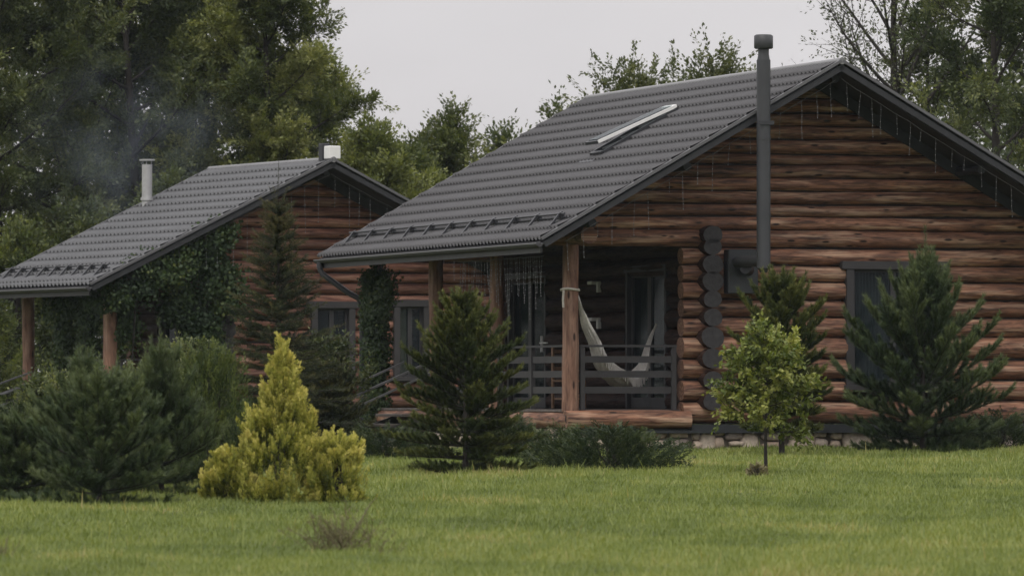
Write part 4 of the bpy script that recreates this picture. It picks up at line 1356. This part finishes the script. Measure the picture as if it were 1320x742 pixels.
garden('young_pine', 'slender dull green pine behind the bright maple sapling', 'pine', 1008, 92.9, conifer(26, 2.74, .80, 'pine', whorls=11, per=8, tw=8, cnt=130, nl=.07, nw=.0034, upc=.62, twl=.20, lead=.16, low=.16, rag=.3, prof=lambda t: min(1, t / .36) ** .75 * (1 - .25 * t)), 'spruce_y', CON)
garden('young_fir', 'bushy young fir with yellow-green tips beside the porch stairs', 'fir', 600, 83.2, conifer(27, 2.48, .92, 'pine', whorls=14, per=8, tw=10, cnt=95, nl=.055, nw=.0034, upc=.5, twl=.17, lead=.14, rag=.38, low=.03, prof=lambda t: min(1, t / .5) ** .8), 'spruce_y', CON)
garden('slim_spruce', 'tall slim spruce with a thin bare tip in front of the smaller cabin', 'spruce', 362, 90.0, conifer(28, 4.35, 1.25, 'fir', whorls=24, per=6, tw=8, cnt=70, nl=.05, nw=.0030, upc=1.0, twl=.26, lead=.75, rag=.55, prof=lambda t: max(.0, t - .06) ** 1.0), 'spruce', CON)
garden('slim_spruce', 'lower dark spruce between the golden thuja and the stairs', 'spruce', 425, 92.0, conifer(29, 1.3, .75, 'pine', whorls=11, per=7, tw=8, cnt=80, nl=.045, nw=.0030, upc=.55, twl=.18, lead=.14, rag=.4, prof=lambda t: t ** .6), 'spruce', CON)

thp = lambda t: float(np.interp(t, [0, .12, .3, .45, .6, .75, .88, 1.0], [.74, .86, .70, .50, .26, .17, .09, .0]))
garden('golden_thuja', 'bright golden yellow cone-shaped thuja on the lawn', 'thuja', 363, 71.4, plumes(31, 1.80, .86, thp, n=3000, per=52, pl=.18, pw=.055, leaf=.026, outw=.35, fill=.5, lobes=.5, clumps=95, cr=.13, jag=1.0), 'thuja', part='foliage')
garden('golden_thuja', 'small golden thuja clump at the right foot of the cone-shaped one', 'thuja', 437, 71.0, plumes(32, .78, .34, lambda t: (1 - t * .9) ** .45, n=380, per=60, pl=.17, pw=.07, leaf=.032, outw=.3, fill=.7, clumps=14, cr=.13), 'thuja', part='foliage')
garden('golden_thuja', 'low golden thuja clump at the left foot of the cone-shaped one', 'thuja', 292, 71.2, plumes(33, .55, .32, lambda t: (1 - t * .9) ** .45, n=330, per=60, pl=.16, pw=.07, leaf=.032, outw=.4, fill=.7, clumps=13, cr=.11), 'thuja', part='foliage')
cyl = lambda t: (1 - t) ** .38 * .95 + .05
garden('green_thuja', 'dark green thuja with upright plumes between the pines and the golden one', 'thuja', 268, 76.5, plumes(34, 1.60, .60, cyl, n=700, per=46, pl=.34, pw=.07, leaf=.035, outw=.28, fill=.6, lobes=.3, jag=1.2), 'cypress', part='foliage')
low = lambda t: (1 - t ** 2.2) ** .5
JUN = 'low spreading junipers along the foundation'
def flat_juniper(seed, label, px, D, h, r, n):
    root = empty('juniper', at(px, D), 0); root.scale = (1, .65, 1)
    tag(root, label, 'juniper', JUN)
    wood, q, t = plumes(seed, h, r, low, n=n, per=44, pl=.24, pw=.08, leaf=.035, outw=1.5, fill=.7, lobes=.3, jag=.6)
    tubes_mesh('stems', wood, M['bark'], root); poly_mesh('foliage', q, t, M['juniper'], root)
flat_juniper(35, 'wide low dark juniper below the porch sill log', 788, 85.4, .50, .92, 700)
flat_juniper(36, 'low juniper left of the wide one, by the corner of the foundation', 722, 86.4, .46, .45, 330)
flat_juniper(37, 'dark juniper right of the young fir, below the stairs', 655, 90.5, .50, .55, 360)
flat_juniper(38, 'low juniper hedge at the right edge below the log wall', 1288, 98.3, .46, .85, 420)
flat_juniper(39, 'small juniper at the foot of the hedge behind the large pine', 1245, 98.0, .32, .5, 200)
flat_juniper(40, 'dark low juniper at the foot of the porch stairs', 500, 90.0, .36, .8, 380)
flat_juniper(41, 'dark juniper behind the broad bushy pine', 35, 79.0, .95, .95, 520)
flat_juniper(42, 'dark juniper between the green thuja and the slim spruce', 325, 82.0, .9, .62, 420)

# maple sapling
mp_ = broadleaf(53, 1.86, .66, bare=.33, n1=21, n2=6, n3=3, leaves=14, leaf=.085, twig=.20, up=.24, spread=.055, trunk_r=.028, tint=(.12, 1.0), prof=lambda t: (1 - abs(t - .30) ** 1.6 * 1.15) * (.82 + .2 * math.sin(t * 31)), sub=.42)
garden('maple_sapling', 'bright yellow-green maple sapling on a thin stem in front of the log wall', 'maple', 987, 83.6, mp_, 'leaf_y', part='crown')
garden('weed_tuft', 'small dark tuft of dead leaves at the foot of the maple sapling', 'weed', 975, 82.6, plumes(52, .17, .11, low, n=40, per=22, pl=.10, pw=.05, leaf=.04, outw=1.2), 'dry', part='leaves')
# shrubs behind the stairs and at the second cabin
for i, (px, D, h, r, lb) in enumerate([
        (60, 108, .9, .7, 'leafy shrub below the stair rail of the smaller cabin'),
        (190, 106, 1.1, .8, 'leafy shrub in front of the smaller cabin porch'),
        (250, 105, 1.6, .8, 'leafy shrub at the log corner of the smaller cabin'),
        (415, 104, 1.7, .8, 'leafy shrub below the small window of the smaller cabin'),
        (-6, 124, 3.0, .5, 'paler shrub left of the reddish porch post at the left edge')]):
    garden('leafy_shrub', lb, 'shrub', px, D, broadleaf(60 + i, h, r, bare=.03, n1=20, n2=6, n3=3, leaves=18, leaf=.075, twig=.3, up=.6, spread=.1, trunk_r=.04, tint=(.0, .8)), 'leaf_b' if i < 4 else 'leaf_a', 'leafy shrubs round the smaller cabin', part='crown')

# ---- climbers
def climber(label, pts, rad, n, leaf, seed, out, tb=.45, stems=None):
    o0 = Vector(stems[0][0])
    root = empty('climbing_vine', o0); tag(root, label, 'vine')
    q, t = leaf_mass(seed, pts, rad, n, leaf, tbase=tb, out=out)
    q = q - np.array(o0)
    poly_mesh('leaves', q, t, M['ivy'], root)
    mb = MB()
    for s in stems: mb.tube([Vector(p) - o0 for p in s], .018, 5, cap=False)
    mb.build('stem', M['bark'], root, geo=True)
random.seed(12)
def wpts(lst, f, n, jit):
    out = []
    for i in range(n):
        k = random.randrange(len(lst) - 1) if len(lst) > 1 else 0
        a, b = Vector(lst[k]), Vector(lst[min(k + 1, len(lst) - 1)])
        p = a.lerp(b, random.random()) + Vector((rnd(-jit[0], jit[0]), rnd(-jit[1], jit[1]), rnd(-jit[2], jit[2])))
        out.append(tuple(f(*p)))
    return out
fr = (-.3, -1, 0)
P = wpts([(-4.12, 12.0, -.6), (-4.12, 12.0, 2.1)], loc1, 260, (.16, .22, .1))
P += wpts([(-4.15, 11.9, 1.2), (-4.15, 11.0, 1.9)], loc1, 50, (.1, .2, .2))
climber('dark green climber wrapped round the far porch post beside the downpipe', P, .17, 10500, .062, 71, fr, .42, [[loc1(-4.1, 12, -1), loc1(-4.25, 11.95, 0.5), loc1(-4.1, 12, 2.1)]])
P = wpts([(-4.45, .5, 1.75), (-3.4, .3, 2.3), (-2.3, .5, 2.75), (-1.95, .5, 1.6)], loc2, 420, (.3, .3, .26))
P += wpts([(-3.0, .7, 1.9), (-2.5, .7, 1.4), (-2.35, .6, .7), (-2.6, .6, -.2)], loc2, 380, (.3, .3, .35))
P += wpts([(-2.35, .3, 2.85), (-2.15, .2, 3.05)], loc2, 60, (.22, .1, .16))
P += wpts([(-3.9, 1.0, 1.75), (-3.75, 1.0, .9)], loc2, 60, (.15, .2, .2))
climber('large climber hanging over the roof edge and corner of the smaller cabin', P, .22, 26000, .072, 72, fr, .42, [[loc2(-3.8, .8, -1), loc2(-3.75, .8, .8), loc2(-3.8, .5, 2.0), loc2(-2.6, .5, 2.5)], [loc2(-2.3, .6, -1), loc2(-2.45, .6, .8), loc2(-2.2, .5, 2.6)]])
P = wpts([(-4.15, 1.6, 1.6), (-4.2, 3.6, 1.65)], loc2, 120, (.15, .3, .22)) + wpts([(-4.1, 1.9, -.4), (-4.1, 2.0, 1.5)], loc2, 90, (.15, .25, .2)) + wpts([(-4.1, 3.3, .6), (-4.1, 3.3, 1.5)], loc2, 40, (.12, .2, .2))
climber('thin climber strands along the open porch side of the smaller cabin', P, .18, 9000, .07, 73, fr, .35, [[loc2(-4.1, 1.9, -1), loc2(-4.15, 2.0, .6), loc2(-4.2, 2.2, 1.7)]])

# ---- dry weeds in the foreground
def weeds(px, D, h, r, seed, label, n=26):
    rng = np.random.default_rng(seed)
    root = empty('dry_weed', at(px, D)); tag(root, label, 'weed', 'dry weeds in the near lawn')
    wood = []; P = []; Dd = []; Ln = []
    for i in range(n):
        a = rng.uniform(0, 6.28); b = rng.uniform(0, r)
        p0 = np.array([math.cos(a) * b * .35, math.sin(a) * b * .3, -.02])
        ln = h * rng.uniform(.35, 1.0)
        c = curve(p0, (rng.normal(0, .5), rng.normal(0, .4), 1), ln, np.array([rng.normal(0, .3), 0, -.15]), 5, rng, .15)
        wood.append((c, np.linspace(.0042, .002, 6), 3))
        for j in range(6):
            q, d = sample(c, rng.uniform(.3, .99)); P.append(q); Dd.append(unit(d + rng.normal(0, .5, 3))); Ln.append(rng.uniform(.03, .10))
    if n > 40:
        st = np.array([[0, 0, 0], [.10, 0, .16], [.19, .02, .30], [.27, .02, .44], [.33, .0, .50]]); wood.append((st, [.011, .010, .008, .006, .003], 5))
    tubes_mesh('stems', wood, M['dry'], root)
    if n < 40: return
    tri, t = needles(P, Dd, Ln, 5, .035, .003, rng, tip=0, ang=.8, base_t=.45, tvar=.5)
    poly_mesh('seed_heads', tri, t, M['dry'], root)
weeds(440, 58.0, .50, .95, 81, 'brown dry weed clump with a slanting stalk in the near lawn', 80)
weeds(3, 56.5, .28, .25, 82, 'dry weed clump in the bottom left corner', 22)
weeds(500, 57.0, .20, .4, 83, 'low reddish brown weed patch right of the slanting stalk', 22)

# ---- lawn blades
def lawn():
    rng = np.random.default_rng(5)
    N = 620000
    D = rng.uniform(0, 1, N) ** 1.0
    D = 51.5 + D * 50
    x = rng.uniform(-1, 1, N) * (D * .087 + 1.0)
    keep = rng.uniform(0, 1, N) < np.clip(1.25 - (D - 52) / 90, .3, 1)
    # nothing grows inside the house
    c, s = math.cos(.3016), math.sin(.3016)
    lx = (x - 5.139) * c + (D - 96.909) * s; ly = -(x - 5.139) * s + (D - 96.909) * c
    keep &= ~((ly > 1.0) & (lx > -4.15))
    D = D[keep]; x = x[keep]; n = len(D)
    z = ground(x, D)
    pn = np.sin(x * 1.1 + np.sin(D * .9) * 1.7) * np.sin(D * .37 + x * .4) * .5 + .35 * np.sin(x * 3.7 + D * 1.3) * np.sin(D * 1.9 - x * 2.1) + .3 * np.sin(x * .35 - D * .21)
    fn = np.sin(x * 9.1 + D * 3.3) * np.sin(D * 6.7 - x * 4.9) + .6 * np.sin(x * 17.3 - D * 11.9)
    h = rng.gamma(5, .0070, n) * (1 + .35 * pn + .28 * fn) + .010
    tx = rng.uniform(-9, 9, 420); ty = rng.uniform(52, 100, 420); tr_ = rng.uniform(.05, .22, 420)
    tuft = np.zeros(n)
    for a_, b_, r_ in zip(tx, ty, tr_):
        tuft = np.maximum(tuft, np.exp(-((x - a_) ** 2 + (D - b_) ** 2) / (r_ * r_)))
    h = h * (1 + 1.1 * tuft)
    tall = rng.uniform(0, 1, n) < .002
    h = np.where(tall, h * 2.4, h)
    az = rng.uniform(0, 2 * math.pi, n); lean = rng.uniform(.1, 1.1, n)
    tip = np.stack([np.cos(az) * lean * h, np.sin(az) * lean * h, h], 1)
    w = np.stack([-np.sin(az), np.cos(az), 0 * az], 1) * (rng.uniform(.0030, .0060, n) * (1 + (D - 52) / 60))[:, None]
    b = np.stack([x, D, z - .005], 1)
    tri = np.stack([b - w, b + w, b + tip * .55 + w * .6, b + tip], 1)
    dryp = np.clip(np.sin(x * .9 + 2.0) * np.sin(D * .55 + x * .3) - .55, 0, 1)
    t = np.clip(.42 + .33 * pn + .07 * fn + rng.normal(0, .15, n) + .35 * tall - .22 * tuft + 1.0 * dryp * (rng.uniform(0, 1, n) < .5), 0, 1)
    o = poly_mesh('lawn_grass', tri, t, M['grassblade'])
    tag(o, 'short green lawn grass in front of the cabins', 'grass', kind='stuff')
lawn()

# ---- smoke drifting from the steel flue
def smoke():
    m, n, o = newmat('wood_smoke')
    v = n.nodes.new('ShaderNodeVolumePrincipled')
    v.inputs['Color'].default_value = (0.62, 0.72, 0.85, 1)
    v.inputs['Anisotropy'].default_value = 0.2
    t = node(n, 'ShaderNodeTexCoord')
    nz = node(n, 'ShaderNodeTexNoise', i_Scale=1.1, i_Detail=4.0, i_Distortion=0.5)
    n.links.new(t.outputs['Object'], nz.inputs['Vector'])
    ln = node(n, 'ShaderNodeVectorMath', operation='LENGTH')
    sc = node(n, 'ShaderNodeVectorMath', operation='MULTIPLY'); sc.inputs[1].default_value = (1 / 2.6, 1 / 1.2, 1 / 2.2)
    n.links.new(t.outputs['Object'], sc.inputs[0]); n.links.new(sc.outputs[0], ln.inputs[0])
    fo = node(n, 'ShaderNodeMapRange'); fo.inputs['From Min'].default_value = 1.0; fo.inputs['From Max'].default_value = 0.15
    n.links.new(ln.outputs['Value'], fo.inputs['Value'])
    rr = node(n, 'ShaderNodeMapRange'); rr.inputs['From Min'].default_value = .42; rr.inputs['From Max'].default_value = .72
    n.links.new(nz.outputs['Fac'], rr.inputs['Value'])
    mu = node(n, 'ShaderNodeMath', operation='MULTIPLY'); n.links.new(fo.outputs[0], mu.inputs[0]); n.links.new(rr.outputs[0], mu.inputs[1])
    m2 = node(n, 'ShaderNodeMath', operation='MULTIPLY'); m2.inputs[1].default_value = 0.17; n.links.new(mu.outputs[0], m2.inputs[0])
    n.links.new(m2.outputs[0], v.inputs['Density'])
    n.links.new(v.outputs[0], o.inputs['Volume'])
    import bmesh
    bm = bmesh.new(); bmesh.ops.create_icosphere(bm, subdivisions=3, radius=1.0)
    for q in bm.verts: q.co = Vector((q.co.x * 2.6, q.co.y * 1.2, q.co.z * 2.2))
    me = bpy.data.meshes.new('smoke'); bm.to_mesh(me); bm.free()
    o_ = link_mesh('smoke', me, m)
    o_.location = at(165, 127, 185)
    tag(o_, 'thin bluish wood smoke drifting over the smaller cabin', 'smoke', kind='stuff')
smoke()

# ---- thin haze, added to lift the darks a little with distance
def haze():
    m, n, o = newmat('dark_lift_haze')
    v = n.nodes.new('ShaderNodeVolumePrincipled')
    v.inputs['Color'].default_value = (0.80, 0.90, 1.0, 1)
    v.inputs['Density'].default_value = 0.00009
    v.inputs['Anisotropy'].default_value = 0.0
    n.links.new(v.outputs[0], o.inputs['Volume'])
    mb = MB(); mb.box(-60, 60, -20, 230, -6.0, 17.0)
    tag(mb.build('haze', m), 'thin bluish haze added over the whole garden to lift the darks', 'haze', kind='stuff')
haze()
